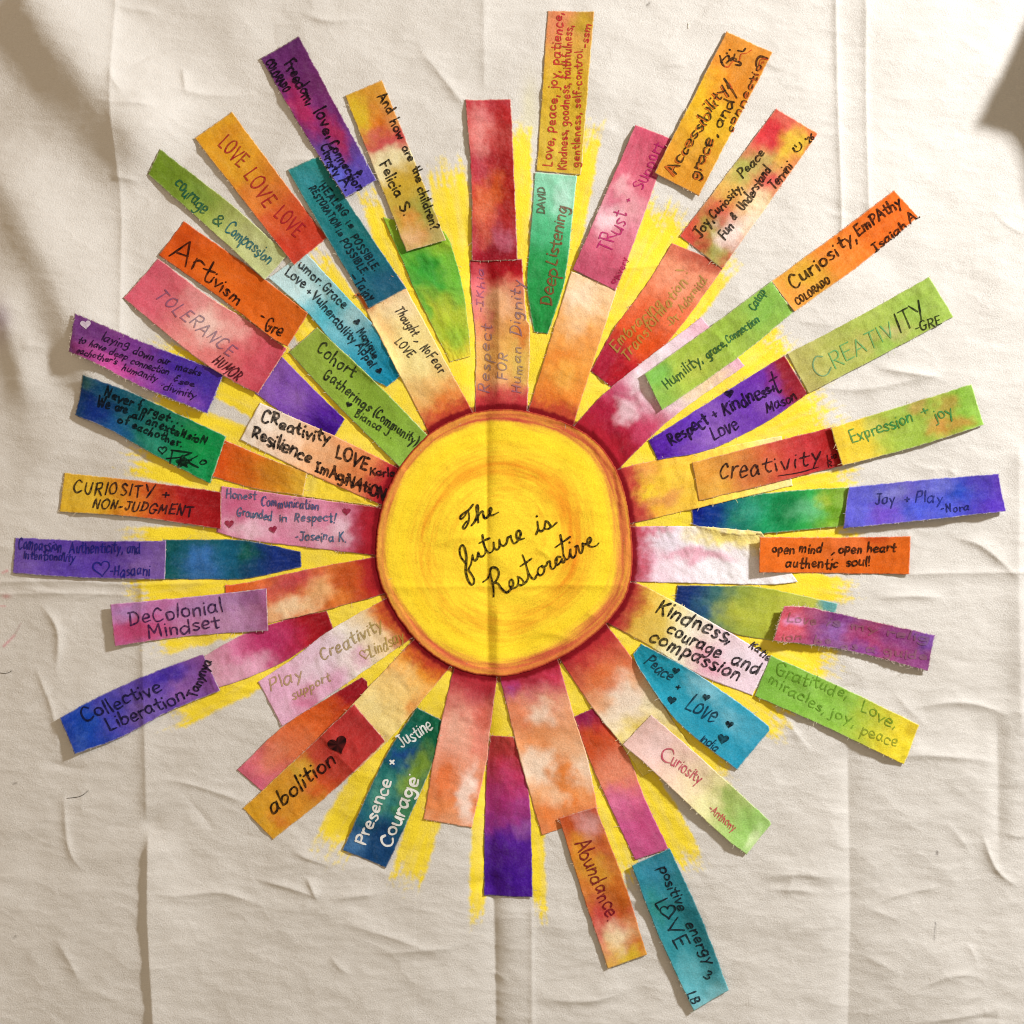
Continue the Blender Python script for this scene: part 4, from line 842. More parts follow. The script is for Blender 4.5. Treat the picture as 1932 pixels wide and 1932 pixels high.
strip('mottled crimson strip with no writing, at the top of the sun', [(890,492),(889,343),(878,189)], [(977,491),(970,330),(964,188)],
      [(0,'#9c2030'),(.2,'#b04048'),(.4,'#c0402c'),(.6,'#b03038'),(.8,'#c05a54'),(1,'#b84048')],
      [(.5,.85,.5,.3,'#8e1410',.75),(.35,.25,.2,.25,'#d8744c',.75),(.75,.25,.22,.22,'#d88a84',.7),(.55,.2,.1,.3,'#b03048',.7),(.45,.55,.12,.2,'#c8602c',.7),(.12,.7,.08,.25,'#c06a80',.7),(.2,.3,.1,.2,'#c85a48',.6),(.9,.8,.1,.3,'#a81a1c',.7),(.9,.4,.06,.2,'#c87878',.6),(.03,.5,.05,.6,'#8c1020',.8),(.65,.5,.1,.1,'#9c1c24',.6)], gran=1.5, wave=2.6, rim=True, edge=(3,0))
strip('ochre strip with red handwriting beginning Love peace joy patience, highest of all', [(1012,322),(1033,21)], [(1096,330),(1121,23)],
      [(0,'#cfae3c'),(.3,'#cbaa36'),(.6,'#cda634'),(.8,'#d2a04a'),(1,'#cf8a58')], [(.9,.15,.14,.3,'#d07a58',.7),(.95,.8,.1,.25,'#b89a24',.8),(.5,.5,.2,.3,'#c8a22c',.5),(.2,.3,.2,.3,'#d4b648',.5)],
      [T(3,432,1195,515,100,72,'Love, peace, joy, patience,','#b01a30',2.4,.92),T(3,533,1215,580,190,62,'Kindness, goodness, faithfulness,','#b01a30',2.2,.92),T(3,628,1200,648,360,56,'gentleness, self-control.','#b01a30',2.1,.9),T(3,688,355,712,180,56,'-ssm','#b01a30',2.2,.92,sig=True)], rim=True, edge=(0,3))
strip('rose pink strip reading Trust and Support', [(1080,509),(1199,236)], [(1161,549),(1194,464),(1266,262)],
      [(0,'#b8506a'),(.2,'#c46076'),(.38,'#d07e90'),(.5,'#d8909c'),(.62,'#cc6a7c'),(1,'#c04e66')], [(.4,.3,.1,.3,'#ecd0d4',.8),(.52,.6,.1,.3,'#e0a0a8',.6),(.5,.2,.08,.2,'#c05070',.6),(.62,.3,.06,.2,'#e4b8bc',.6),(.15,.7,.12,.4,'#b84c64',.5)],
      [T(3,845,1815,985,1535,112,'TRust','#a81c60',2.6,.9),T(3,985,1450,1000,1425,45,'+','#a81c60',2.2,.88),T(3,1085,1365,1235,1040,95,'Support','#a81c60',2.4,.88),T(7,915,250,975,95,44,'Avery','#a01c48',1.9,.88,sig=True)],
      [(7,875,255,34,-60,'#a01c48',dict(filled=False,wd=1.7,op=.88))], edge=(4,0))
def acc(ink, loc):
    for a in ((1240,1195,1300,1262),(1700,590,1745,690)):
        ink.stroke(crom([c(3,a[0],a[1]),c(3,a[2],a[3])],5), 2.4, loc, '#b03a1c', .8)
    ink.stroke(crom([c(3,1665,560),c(3,1720,640),c(3,1752,700)],5), 3.2, loc, '#2a2018', .92)
    ink.stroke(crom([c('access',*p) for p in ((1180,460),(1190,390),(1230,355),(1310,380))],6), 3.2, loc, '#2a1414', .92)
    ink.stroke(crom([c('access',*p) for p in ((1215,450),(1225,400),(1260,380),(1305,395))],6), 2.0, loc, '#a8341c', .85)
    ink.stroke(crom([c('access',*p) for p in ((1240,440),(1255,415),(1270,430))],5), 1.6, loc, '#a8341c', .85)
    for P in (((770,350),(800,440),(830,470)),((780,420),(860,345),(880,390)),((850,425),(910,370),(905,400)),((900,380),(930,360),(940,330)),((930,400),(1000,420),(1005,450),(950,445)),((975,290),(1030,300),(1060,265)),((890,400),(940,375),(960,390))):
        ink.stroke(crom([c('access',*p) for p in P],6), 3.0, loc, '#1c1210', .94)
    ink.stroke(crom([c('access',*p) for p in ((820,460),(870,470),(920,410),(990,400),(1010,330),(1070,320),(1130,280))],6), 1.8, loc, '#b03a1c', .8)
    for p in ((850,318),(882,280)): ink.stroke([c('access',*p),c('access',p[0]+3,p[1]+3)], 3.2, loc, '#1c1210', .94)
AC = '#1c1410'
strip('golden orange strip reading Accessibility grace and connection, black letters edged red', [(1234,327),(1371,59)], [(1318,371),(1459,98)],
      [(0,'#cf8c2c'),(.2,'#cf9430'),(.45,'#d2a428'),(.6,'#d09a2c'),(.72,'#d0862c'),(1,'#cc8634')], [(.6,.1,.14,.4,'#d8ac20',.7),(.65,.65,.1,.4,'#d07f28',.6),(.45,.6,.12,.3,'#d6aa26',.6),(.92,.5,.08,.4,'#cf8a34',.5)],
      [T(3,1300,1255,1685,640,88,'Accessibility','#b0401c',2.0,.75,off=(-2.5,2.0)),T(3,1300,1255,1685,640,88,'Accessibility',AC,3.0,.94),T(3,1680,625,1692,605,88,',',AC,2.8,.94),
       T(3,1462,1295,1585,1010,80,'grace','#b0401c',1.9,.75,off=(2.2,2.0)),T(3,1462,1295,1585,1010,80,'grace',AC,3.0,.94),T(3,1610,985,1618,965,60,',',AC,3.0,.94),T(3,1640,925,1735,735,72,'and',AC,2.9,.94),
       T(3,1708,960,1935,470,58,'connectio','#b0401c',1.7,.8,off=(1.8,1.6)),T(3,1708,960,1935,470,58,'connectio',AC,2.4,.92)], extra=acc, curl=(5,0), edge=(3,2), rim=True)
strip('tie-dyed red green and cream strip reading Joy Curiosity Peace', [(1282,445),(1370,330),(1464,205)], [(1362,508),(1450,385),(1543,253)],
      [(0,'#c04a40'),(.12,'#b8604c'),(.3,'#cc9a62'),(.5,'#d2a868'),(.65,'#c47a58'),(.8,'#c8664c'),(1,'#cc5040')],
      [(.1,.1,.14,.3,'#d0503c',.8),(.2,.35,.1,.3,'#90a044',.85),(.06,.7,.08,.3,'#98a050',.85),(.22,.75,.12,.3,'#ecdcd4',.85),(.3,.3,.12,.3,'#c4383c',.85),(.42,.2,.12,.3,'#d4ae54',.8),(.46,.8,.1,.3,'#eacfa8',.8),(.58,.2,.1,.3,'#a0a850',.8),(.6,.75,.1,.3,'#cc4a4c',.8),(.7,.5,.08,.3,'#a8b060',.6),(.84,.2,.12,.35,'#c8303c',.9),(.86,.75,.14,.3,'#d8b838',.9),(.74,.9,.1,.2,'#d88854',.7),(.97,.3,.05,.4,'#d87060',.6),(.35,.95,.1,.2,'#ecd8bc',.8)],
      [T(3,1490,1710,1580,1580,85,'Joy,','#14100c',2.6,.94),T(3,1590,1575,1790,1350,72,'Curiosity,','#14100c',2.3,.94),T(3,1790,1280,1955,1105,72,'Peace','#14100c',2.3,.94),T(3,1660,1720,1730,1625,78,'Fun','#14100c',2.4,.94),T(3,1735,1580,1755,1555,55,'&','#14100c',2.2,.94),T('ov',1403,401,1455,322,20,'Understand','#14100c',2.4,.94),
       T(4,145,1365,280,1200,78,'Terrini','#14100c',2.3,.94,sig=True),T(4,385,1035,435,995,44,"'26",'#14100c',2.0,.94,sig=True)], rim=True, fray=1.0,
      extra=lambda ink, loc: [ink.stroke(crom([c(4,*p) for p in P],6), 2.3, loc, '#14100c', .94) for P in (((278,1062),(300,1085),(330,1075),(342,1045),(325,1020)),((280,1058),(292,1068)),((292,1040),(305,1052)))])
strip('orange strip reading Curiosity Empathy at the right', [(1455,531),(1580,440),(1686,359)], [(1498,589),(1620,502),(1733,409)],
      [(0,'#dc9440'),(.2,'#d69a38'),(.4,'#d8802e'),(.65,'#d86c22'),(1,'#d4641e')], [(.2,.4,.12,.4,'#d8ac3c',.7),(.1,.8,.1,.3,'#e09a48',.6),(.5,.5,.14,.4,'#de8034',.5),(.8,.5,.14,.4,'#d86824',.5)],
      [T(8,278,315,608,70,105,'Curiosi','#1a0c08',3.2,.95),T(4,615,1790,735,1720,95,'ty,','#1a0c08',3.2,.95),T(4,745,1690,1055,1465,82,'EmPAthy','#1a0c08',3.2,.95),T(8,312,428,548,262,52,'COLORADO','#1a0c08',2.4,.94,sig=True),T(4,872,1802,1095,1625,62,'|saiah','#1a0c08',2.8,.95,sig=True),T(4,1120,1605,1185,1555,75,'A.','#1a0c08',3.0,.95,sig=True)], rim=True, fray=.9)
strip('dull green strip reading CREATIVITY, half in green and half in black letters', [(1485,668),(1620,597),(1753,522)], [(1525,742),(1660,672),(1798,598)],
      [(0,'#b0a862'),(.3,'#a8ae58'),(.5,'#a0b050'),(.7,'#9aae4e'),(1,'#92ac4c')], [(.45,.6,.12,.3,'#b4a860',.6),(.65,.7,.08,.2,'#b89a78',.5),(.8,.4,.1,.3,'#8eb04c',.5),(.55,.85,.1,.2,'#8ab44c',.6)],
      [T(8,450,965,560,885,165,'C','#4a8a6c',2.4,.72),T(8,570,880,1005,648,125,'REATIV','#3c9860',2.2,.72),T(8,1035,628,1225,525,145,'|TY'.replace('|','I'),'#141810',2.8,.94),T(8,1155,622,1335,565,72,'-GRE','#141810',2.2,.94,sig=True)], edge=(0,5))
strip('yellow to green mottled strip reading Expression and joy', [(1567,807),(1700,766),(1831,725)], [(1588,879),(1720,845),(1855,802)],
      [(0,'#dcbc38'),(.2,'#d0b838'),(.3,'#a8b444'),(.5,'#96b048'),(.75,'#98ac44'),(.9,'#86b040'),(1,'#8ab248')], [(.7,.7,.08,.3,'#c07a3c',.75),(.8,.3,.06,.3,'#b48444',.6),(.6,.15,.08,.2,'#b8844c',.6),(.85,.8,.08,.2,'#b86838',.6),(.3,.3,.08,.25,'#c8c060',.6),(.5,.8,.14,.3,'#9cb848',.5)],
      [T(8,700,1410,1145,1258,95,'Expression','#1c7840',2.3,.88),T(8,1200,1215,1255,1195,70,'+','#1c7840',2.2,.88),T(8,1290,1262,1425,1215,95,'joy','#1c7840',2.4,.88)], edge=(0,8), curl=(5,0), rim=True)
strip('blue violet strip reading Joy and Play', [(1602,919),(1739,905),(1884,894)], [(1590,997),(1739,982),(1895,964)],
      [(0,'#5a58c0'),(.2,'#5858b8'),(.4,'#6258b4'),(.6,'#4a54c0'),(.8,'#4440a8'),(1,'#5434a0')], [(.72,.4,.08,.3,'#2448b0',.8),(.25,.8,.12,.3,'#6a3eb0',.7),(.3,.25,.1,.2,'#8484c8',.6),(.45,.7,.1,.3,'#3c50c4',.7),(.9,.85,.1,.2,'#4a28a0',.7),(.6,.2,.12,.2,'#7878c8',.5)],
      [T(8,865,1850,1010,1840,85,'Joy','#1a2058',2.2,.88),T(8,1075,1835,1125,1830,60,'+','#1a2058',2.2,.88),T(8,1150,1835,1345,1830,85,'Play','#1a2470',2.2,.88),T(8,1325,1905,1530,1890,62,'-Nora','#141a50',2.2,.9,sig=True)], edge=(0,13), curl=(3,2), rim=True)
strip('solid orange strip reading open mind open heart authentic soul', [(1431,1013),(1580,1014),(1718,1012)], [(1430,1080),(1580,1082),(1715,1084)],
      [(0,'#d0641c'),(.4,'#d2661e'),(.7,'#d06018'),(1,'#d0621a')], [(.8,.08,.1,.15,'#b84418',.7),(.6,.3,.14,.3,'#d8703c',.5)],
      [T(12,122,438,490,440,74,'open mind','#141008',2.8,.95),T(12,558,442,580,442,60,',','#141008',2.6,.95),T(12,608,440,1012,428,74,'open heart','#141008',2.8,.95),T(12,222,545,605,545,80,'authentic','#141008',2.7,.95),T(12,660,535,832,530,74,'soul!','#141008',2.7,.95)], curl=(10,4), gran=.6)
strip('mottled magenta and violet strip with illegible faint olive writing, at the right', [(1477,1142),(1530,1146),(1620,1166),(1763,1198)], [(1455,1208),(1530,1216),(1620,1232),(1751,1266)],
      [(0,'#b44c5a'),(.15,'#a04864'),(.3,'#804272'),(.45,'#805286'),(.6,'#943e68'),(.8,'#864070'),(1,'#7e4078')], [(.08,.5,.08,.4,'#cc5a60',.6),(.1,.4,.05,.15,'#cc94c4',.7),(.38,.5,.07,.3,'#9468b4',.7),(.55,.5,.14,.35,'#9e3a68',.7),(.4,.1,.1,.2,'#7a2c78',.7),(.7,.6,.1,.3,'#9a406c',.6),(.75,.3,.1,.3,'#803a80',.6),(.95,.2,.05,.3,'#7c54ac',.7),(.6,.85,.1,.2,'#6c3c8c',.6)],
      [T('pink',215,262,560,300,105,'Love','#5a5030',2.6,.5),T('pink',680,290,1820,500,95,'is my relig','#6a5c3c',3.2,.36),T('pink',150,480,395,470,90,'ion','#5a4a30',2.6,.52),T('pink',520,500,1800,700,95,'be as a guide','#6a5c3c',3.2,.36)], curl=(13,3), edge=(0,8), fray=2.2, rim=True, gran=1.4)
strip('green to yellow strip reading Gratitude Love miracles joy peace', [(1454,1236),(1600,1302),(1735,1368)], [(1423,1313),(1550,1368),(1704,1442)],
      [(0,'#78ac40'),(.3,'#80b044'),(.55,'#8cb444'),(.72,'#b0b83c'),(.88,'#dcc834'),(1,'#e0cc34')], [(.98,.15,.05,.25,'#c0a428',.7),(.4,.5,.2,.4,'#84b44c',.4)],
      [T(12,150,1300,660,1480,90,'Gratitude,','#55801e',2.4,.8),T(12,750,1560,1000,1690,90,'Love,','#5a8020',2.3,.8),T(12,92,1362,495,1575,78,'miracles,','#527c1c',2.4,.8),T(12,520,1600,705,1680,84,'joy,','#58801e',2.3,.8),T(12,755,1725,1010,1825,84,'peace','#6c7c20',2.3,.8)], edge=(0,6), rim=True)
strip('pale pink to green strip reading Curiosity, lower right', [(1228,1348),(1318,1426),(1437,1534),(1456,1555)], [(1174,1405),(1220,1443),(1350,1565),(1408,1612)],
      [(0,'#ddb8b0'),(.25,'#e0bcb0'),(.45,'#e0cca8'),(.6,'#dcd498'),(.75,'#b4c478'),(.88,'#9cc46c'),(1,'#a4cc78')], [(.7,.2,.08,.3,'#8cac50',.7),(.97,.6,.04,.3,'#dce8b8',.7),(.15,.5,.1,.4,'#e4c8c4',.6),(.62,.8,.1,.3,'#e4e0a8',.6),(.85,.5,.1,.3,'#90bc60',.5)],
      [T('ov',1241,1422,1264,1442,30,'C','#b03050',2.2,.85),T('ov',1263,1440,1317,1480,22,'uriosity','#b03050',2.1,.85),T(15,1545,400,1720,552,55,'-Anthony','#b03448',1.8,.85,sig=True)], edge=(0,9), rim=True, fray=.9)
strip('sea blue strip reading positive energy Love, lowest of all', [(1191,1631),(1240,1760),(1308,1906)], [(1263,1599),(1325,1735),(1375,1868)],
      [(0,'#2c7c8c'),(.25,'#2f8290'),(.5,'#30848e'),(.72,'#38909c'),(.9,'#5aa8b4'),(1,'#80bcc4')], [(.3,.2,.12,.2,'#2c8878',.6),(.5,.9,.16,.2,'#1c6470',.7),(.75,.85,.12,.2,'#206c78',.6),(.8,.3,.14,.4,'#68b0b8',.5),(.1,.5,.1,.4,'#3480a0',.5)],
      [T(15,1190,810,1340,1125,74,'positive',K,2.5,.94),T(15,1385,1215,1535,1505,80,'energy',K,2.5,.94),T(15,1160,1055,1192,1112,105,'L',K,2.7,.95),T(15,1240,1205,1285,1300,105,'V',K,2.7,.95),T(15,1288,1320,1325,1395,110,'E',K,2.7,.95),T(15,1505,1600,1545,1620,75,'3',K,2.2,.94,sig=True),T(15,1395,1705,1425,1785,70,'LB',K,2.6,.94,sig=True)],
      [(15,1262,1128,115,-8,K,dict(filled=False,wd=2.6))], edge=(8,4), curl=(5,4), fray=.9)
strip('rust orange and yellow strip reading Abundance in dark red', [(1054,1543),(1100,1690),(1147,1827)], [(1124,1522),(1180,1670),(1221,1802)],
      [(0,'#b84c28'),(.15,'#c86830'),(.35,'#cf8034'),(.55,'#cc7838'),(.7,'#cc6244'),(.85,'#e0ae70'),(1,'#d8a848')],
      [(.1,.7,.1,.3,'#d4a0a0',.7),(.2,.3,.08,.3,'#d4902c',.7),(.28,.8,.12,.25,'#a84830',.6),(.4,.5,.1,.3,'#d8a034',.7),(.6,.85,.16,.3,'#b85c14',.8),(.65,.2,.08,.3,'#b83440',.7),(.76,.35,.06,.3,'#b83c4c',.6),(.84,.5,.1,.3,'#f0dcb4',.8),(.92,.85,.1,.3,'#c06020',.8),(.96,.6,.06,.3,'#d8bc30',.8),(.8,.05,.14,.15,'#d87c70',.7),(.3,.2,.1,.2,'#d8982c',.6)],
      [T(15,598,640,830,1195,118,'Abundance.','#6e0c20',3.0,.94)], edge=(3,0), curl=(2,3))
strip('ochre to red strip reading abolition with a black heart', [(457,1526),(560,1430),(668,1328)], [(514,1585),(620,1500),(728,1398)],
      [(0,'#d6a02c'),(.3,'#d49830'),(.45,'#d08030'),(.6,'#c04a34'),(.8,'#b83834'),(1,'#b43436')], [(.45,.2,.08,.3,'#d8b43c',.7),(.5,.75,.1,.3,'#c83c28',.7),(.25,.7,.14,.3,'#d88c2c',.6),(.12,.8,.06,.3,'#cf6c28',.6),(.7,.5,.14,.4,'#bc3838',.5)],
      [T(14,185,445,640,65,115,'abolition','#0c080a',3.7,.97)], [(10,658,1808,150,-22,'#060406')], rim=True)
strip('indigo to violet strip reading Collective Liberation, lower left', [(117,1352),(190,1312),(290,1268),(383,1234)], [(145,1421),(230,1390),(320,1342),(417,1302)],
      [(0,'#1c3c9c'),(.18,'#2444a8'),(.35,'#5048b0'),(.55,'#6a50b0'),(.72,'#6848a8'),(.88,'#7a4c9c'),(1,'#844c94')], [(.12,.5,.1,.4,'#1444a4',.8),(.7,.15,.16,.25,'#3c28a0',.8),(.5,.7,.14,.3,'#8468b8',.6),(.78,.65,.1,.3,'#9c68b0',.7),(.3,.3,.1,.3,'#4c44a8',.6),(.06,.8,.05,.3,'#3c60b8',.5)],
      [T(9,610,1645,1160,1420,105,'Collective','#10102c',2.7,.93),T(9,785,1710,1330,1485,98,'Liberation','#10102c',2.7,.93),T(9,1405,1475,1510,1215,72,'Tanynya','#0e0c18',2.8,.94,sig=True)], curl=(8,0), edge=(0,3), rim=True)
strip('lilac and rose strip reading DeColonial Mindset', [(211,1139),(360,1126),(504,1110)], [(220,1218),(360,1200),(507,1190)],
      [(0,'#b870a0'),(.2,'#b8689c'),(.5,'#b87aac'),(.8,'#b080ac'),(1,'#a06088')], [(.15,.7,.2,.3,'#b83c68',.8),(.3,.85,.14,.2,'#b85078',.6),(.1,.2,.14,.25,'#a888c0',.7),(.6,.3,.2,.3,'#a882b8',.6),(.75,.7,.14,.3,'#c898c0',.6),(.9,.15,.1,.2,'#8c5488',.6),(.5,.7,.12,.2,'#c88ab4',.5)],
      [T(9,930,955,1590,862,105,'DeColonial','#26143c',2.6,.92),T(9,1065,1045,1565,972,95,'Mindset','#26143c',2.7,.92)], curl=(9,3), rim=True)
strip('violet strip with navy writing about Compassion Authenticity and Intentionality', [(29,1014),(170,1020),(315,1020)], [(25,1081),(160,1090),(313,1093)],
      [(0,'#6a50a8'),(.3,'#5c40a4'),(.55,'#5a3ca0'),(.8,'#6a4ca4'),(1,'#7a5ca4')], [(.6,.15,.2,.25,'#4a3090',.7),(.1,.8,.14,.3,'#7a5cb4',.6),(.85,.6,.1,.3,'#8464a8',.6),(.4,.7,.14,.3,'#5c44ac',.5)],
      [T(9,130,408,455,432,82,'Compassion,','#141c6c',2.2,.9),T(9,500,438,880,440,78,'Authenticity,','#141c74',2.2,.9),T(9,915,442,1005,442,70,'and','#141c6c',2.1,.9),T(9,170,478,540,500,58,'Intentionality','#141c6c',2.0,.9),T(9,790,598,1075,600,72,'-Hasaani','#141c74',2.3,.9,sig=True)],
      [(9,732,545,125,-8,'#141c74',dict(filled=False,wd=2.4,op=.9))], rim=True, edge=(0,4))
strip('yellow to red strip reading CURIOSITY and NON-JUDGMENT', [(121,892),(270,908),(418,928)], [(112,966),(265,976),(418,999)],
      [(0,'#d8b034'),(.25,'#d8a82c'),(.42,'#d27c2a'),(.58,'#c04a24'),(.75,'#a82020'),(1,'#98121a')], [(.15,.5,.12,.4,'#e0bc40',.6),(.45,.7,.1,.3,'#d8882c',.6),(.85,.3,.12,.3,'#94141a',.6),(.6,.85,.1,.2,'#c85024',.6)],
      [T(5,515,1768,1085,1795,92,'CURIOSITY',K,3.0,.95),T(5,1155,1800,1215,1805,65,'+',K,3.0,.95),T(5,660,1872,1375,1930,72,'NON-JUDGMENT',K,3.0,.95)], edge=(0,5), rim=True)
def palo(ink, loc):
    for P in (((1105,1560),(1330,1590)),((1120,1565),(1095,1710)),((1060,1655),(1200,1640),(1330,1590)),((1395,1625),(1305,1690),(1405,1755)),
              ((1450,1675),(1425,1700),(1445,1720),(1490,1705),(1485,1680),(1450,1672)),
              ((1180,1755),(1235,1620),(1285,1750)),((1285,1750),(1165,1680),(1330,1670)),((1330,1670),(1180,1755)),((1200,1700),(1240,1650),(1270,1690),(1230,1720),(1205,1690)),((1190,1690),(1290,1710)),((1220,1740),(1270,1660)),((1210,1650),(1270,1735))):
        ink.stroke(crom([c('night',*p) for p in P],6), 2.7, loc, '#06080a', .96)
strip('navy to green strip about being an extension of each other', [(164,709),(250,741),(343,784),(427,823)], [(144,784),(210,812),(290,857),(397,913)],
      [(0,'#143c5c'),(.15,'#14406c'),(.35,'#145c68'),(.55,'#1a6e5c'),(.75,'#14804c'),(1,'#0e8a48')], [(.12,.7,.14,.4,'#0e2878',.8),(.3,.9,.12,.2,'#1a4c88',.7),(.05,.1,.06,.2,'#3c6c60',.6),(.55,.8,.1,.2,'#2c8a70',.6),(.85,.4,.12,.3,'#0c8c40',.6),(.2,.25,.1,.3,'#0f4c60',.6)],
      [T(5,750,1075,1205,1255,74,'Never forget','#06080c',2.7,.95),T(5,1215,1255,1305,1295,74,'...','#06080c',2.8,.95),T(5,702,1140,785,1165,78,'We','#06080c',2.8,.95),T(5,825,1172,905,1200,60,'are','#06080c',2.7,.95),T(5,940,1230,1120,1295,68,'all an','#06080c',2.7,.95),T(5,1135,1305,1470,1425,60,'exteNsioN','#06080c',2.7,.95),T(5,838,1265,920,1285,64,'of','#06080c',2.7,.95),T(5,942,1300,1295,1440,66,'eachother.','#06080c',2.7,.95)],
      [('night',1010,1560,95,0,'#06080a',dict(filled=False,wd=2.5))], extra=palo, edge=(0,7), curl=(3,0), rim=True)
strip('purple to magenta strip with a white heart, about laying down our masks', [(152,596),(210,620),(277,648),(424,704)], [(140,667),(200,694),(264,728),(393,781)],
      [(0,'#6c3874'),(.25,'#743478'),(.5,'#6c3488'),(.75,'#56349c'),(1,'#50309c')], [(.3,.9,.22,.3,'#c04c90',.8),(.1,.85,.1,.3,'#8c3c78',.7),(.55,.85,.12,.25,'#9448a0',.7),(.7,.2,.14,.3,'#40289c',.7),(.9,.3,.1,.3,'#3c2c9c',.7),(.85,.85,.1,.25,'#8c4ca4',.7),(.15,.2,.12,.3,'#5c2c68',.7),(.45,.5,.1,.3,'#824088',.5)],
      [T('night',345,335,630,425,100,'laying','#140a20',2.0,.92),T('night',668,480,890,545,100,'down','#140a20',2.0,.92),T('night',938,570,1070,605,90,'our','#140a20',2.0,.92),T('night',1140,645,1420,730,90,'masks','#140a20',2.0,.92),
       T('night',110,375,180,395,85,'to','#140a20',2.0,.92),T('night',225,415,390,465,88,'have','#140a20',2.0,.92),T('night',425,500,615,550,85,'deep','#140a20',2.0,.92),T('night',650,590,1060,720,85,'connection','#140a20',2.0,.92),T('night',1120,775,1160,795,80,'}','#140a20',1.8,.92),T('night',1180,810,1350,850,75,'see','#140a20',2.0,.92),
       T('night',95,490,505,610,80,"eachother's",'#140a20',1.9,.92),T('night',555,665,935,790,85,'humanity','#140a20',2.0,.92),T('night',975,810,995,840,70,':','#140a20',1.8,.9),T('night',1010,880,1365,985,85,'divinity','#140a20',2.0,.92)],
      [('night',190,172,118,-6,'#d0c4cc',dict(op=.75))], edge=(0,9), curl=(3,5), fray=2.0, rim=True)
strip('coral pink strip reading TOLERANCE in faint grey letters', [(298,487),(396,561),(470,606),(541,658)], [(235,564),(356,664),(430,714),(488,744)],
      [(0,'#c8586a'),(.2,'#d06872'),(.45,'#dc8c86'),(.65,'#d87a78'),(.85,'#cc5a64'),(1,'#c04a5a')], [(.5,.45,.12,.3,'#f0cfc4',.8),(.35,.2,.08,.2,'#e09c9c',.6),(.65,.25,.08,.2,'#e8b0a8',.6),(.15,.6,.12,.4,'#d05c70',.5),(.9,.7,.1,.3,'#c85060',.5)],
      [T(5,1098,362,1640,800,95,'TOLERANCE','#4c4468',2.3,.66),T(5,1515,830,1690,975,82,'HUMOR','#3a0c14',2.6,.94)], edge=(0,4), rim=True, curl=(0,3))
strip('bright orange strip reading Artivism in black', [(346,417),(470,504),(582,592)], [(300,482),(420,566),(510,635),(544,655)],
      [(0,'#cc5414'),(.3,'#cf5a16'),(.6,'#d06018'),(1,'#d4681e')], [(.08,.3,.06,.4,'#b84410',.6),(.35,.6,.16,.4,'#d46a1c',.5),(.75,.5,.14,.4,'#d0601c',.4)],
      [T(5,1205,88,1490,250,165,'Art','#100808',3.2,.95),T(5,1490,255,1700,425,110,'ivism','#100808',3.1,.95),T(6,95,515,120,530,60,'-','#100808',3.0,.95),T(6,125,600,245,655,110,'Gre','#100808',3.0,.95,sig=True)], edge=(0,3), curl=(0,9), gran=.7)
strip('olive to pale green strip reading courage and Compassion in teal', [(306,285),(430,380),(543,480)], [(281,331),(400,436),(499,528)],
      [(0,'#6c8424'),(.25,'#748c30'),(.45,'#90a048'),(.65,'#b0b870'),(1,'#bcc48c')], [(.1,.5,.08,.5,'#64801c',.6),(.35,.3,.1,.3,'#6c9038',.5),(.8,.5,.14,.4,'#c4c894',.5)],
      [T(1,1235,1325,1455,1520,100,'courage','#0e4c3a',2.4,.92),T(1,1505,1580,1560,1620,80,'&','#0e4c3a',2.4,.92),T(1,1600,1640,1915,1890,92,'Compassion','#0c5a64',2.3,.92)], rim=True, edge=(2,4), gran=.7)
strip('yellow to red orange strip reading LOVE LOVE LOVE', [(437,210),(530,335),(617,447)], [(367,261),(460,380),(555,501)],
      [(0,'#d49c28'),(.3,'#d49428'),(.5,'#cf7a2c'),(.68,'#cc5c30'),(.85,'#bc4028'),(1,'#bc3c28')], [(.1,.3,.08,.4,'#cf8424',.5),(.3,.6,.12,.3,'#daa82c',.5),(.55,.7,.1,.3,'#d8803c',.5)],
      [T(1,1550,1032,1715,1195,112,'LOVE','#981828',2.3,.92),T('ov',458.5,330,501,392,30,'LOVE','#981828',2.3,.92),T(2,192,1535,360,1695,112,'LOVE','#981828',2.3,.9)], edge=(0,4), rim=True)
strip('dark teal strip about Healing and Restoration, tucked under the purple strip', [(601,295),(690,430),(767,544)], [(542,321),(620,455),(696,582)],
      [(0,'#2a8480'),(.3,'#207478'),(.6,'#1c6a74'),(.85,'#1e6478'),(1,'#205c74')], [(.1,.7,.12,.4,'#3c8c9c',.5),(.9,.3,.1,.4,'#1c5070',.6),(.5,.3,.14,.4,'#1a706c',.5)],
      [T(2,522,1330,640,1480,56,'HEALi','#10141c',2.4,.93),T(2,640,1480,700,1550,52,'NG','#10141c',2.3,.93),T(2,705,1590,750,1635,48,'is','#10141c',2.3,.93),T(2,745,1690,915,1935,57,'POSSIBLE.','#10141c',2.4,.93),T(2,452,1345,640,1630,52,'RESTORATION','#10141c',2.3,.93),T(2,640,1650,672,1690,48,'is','#10141c',2.3,.93),T(2,672,1720,835,1965,56,'POSSIBLE.','#10141c',2.4,.93),
       T(6,740,205,770,250,50,'-','#10141c',2.4,.93,sig=True),T(6,775,260,880,400,78,'Tajay','#10141c',2.4,.93,sig=True)], rim=True, edge=(0,3))
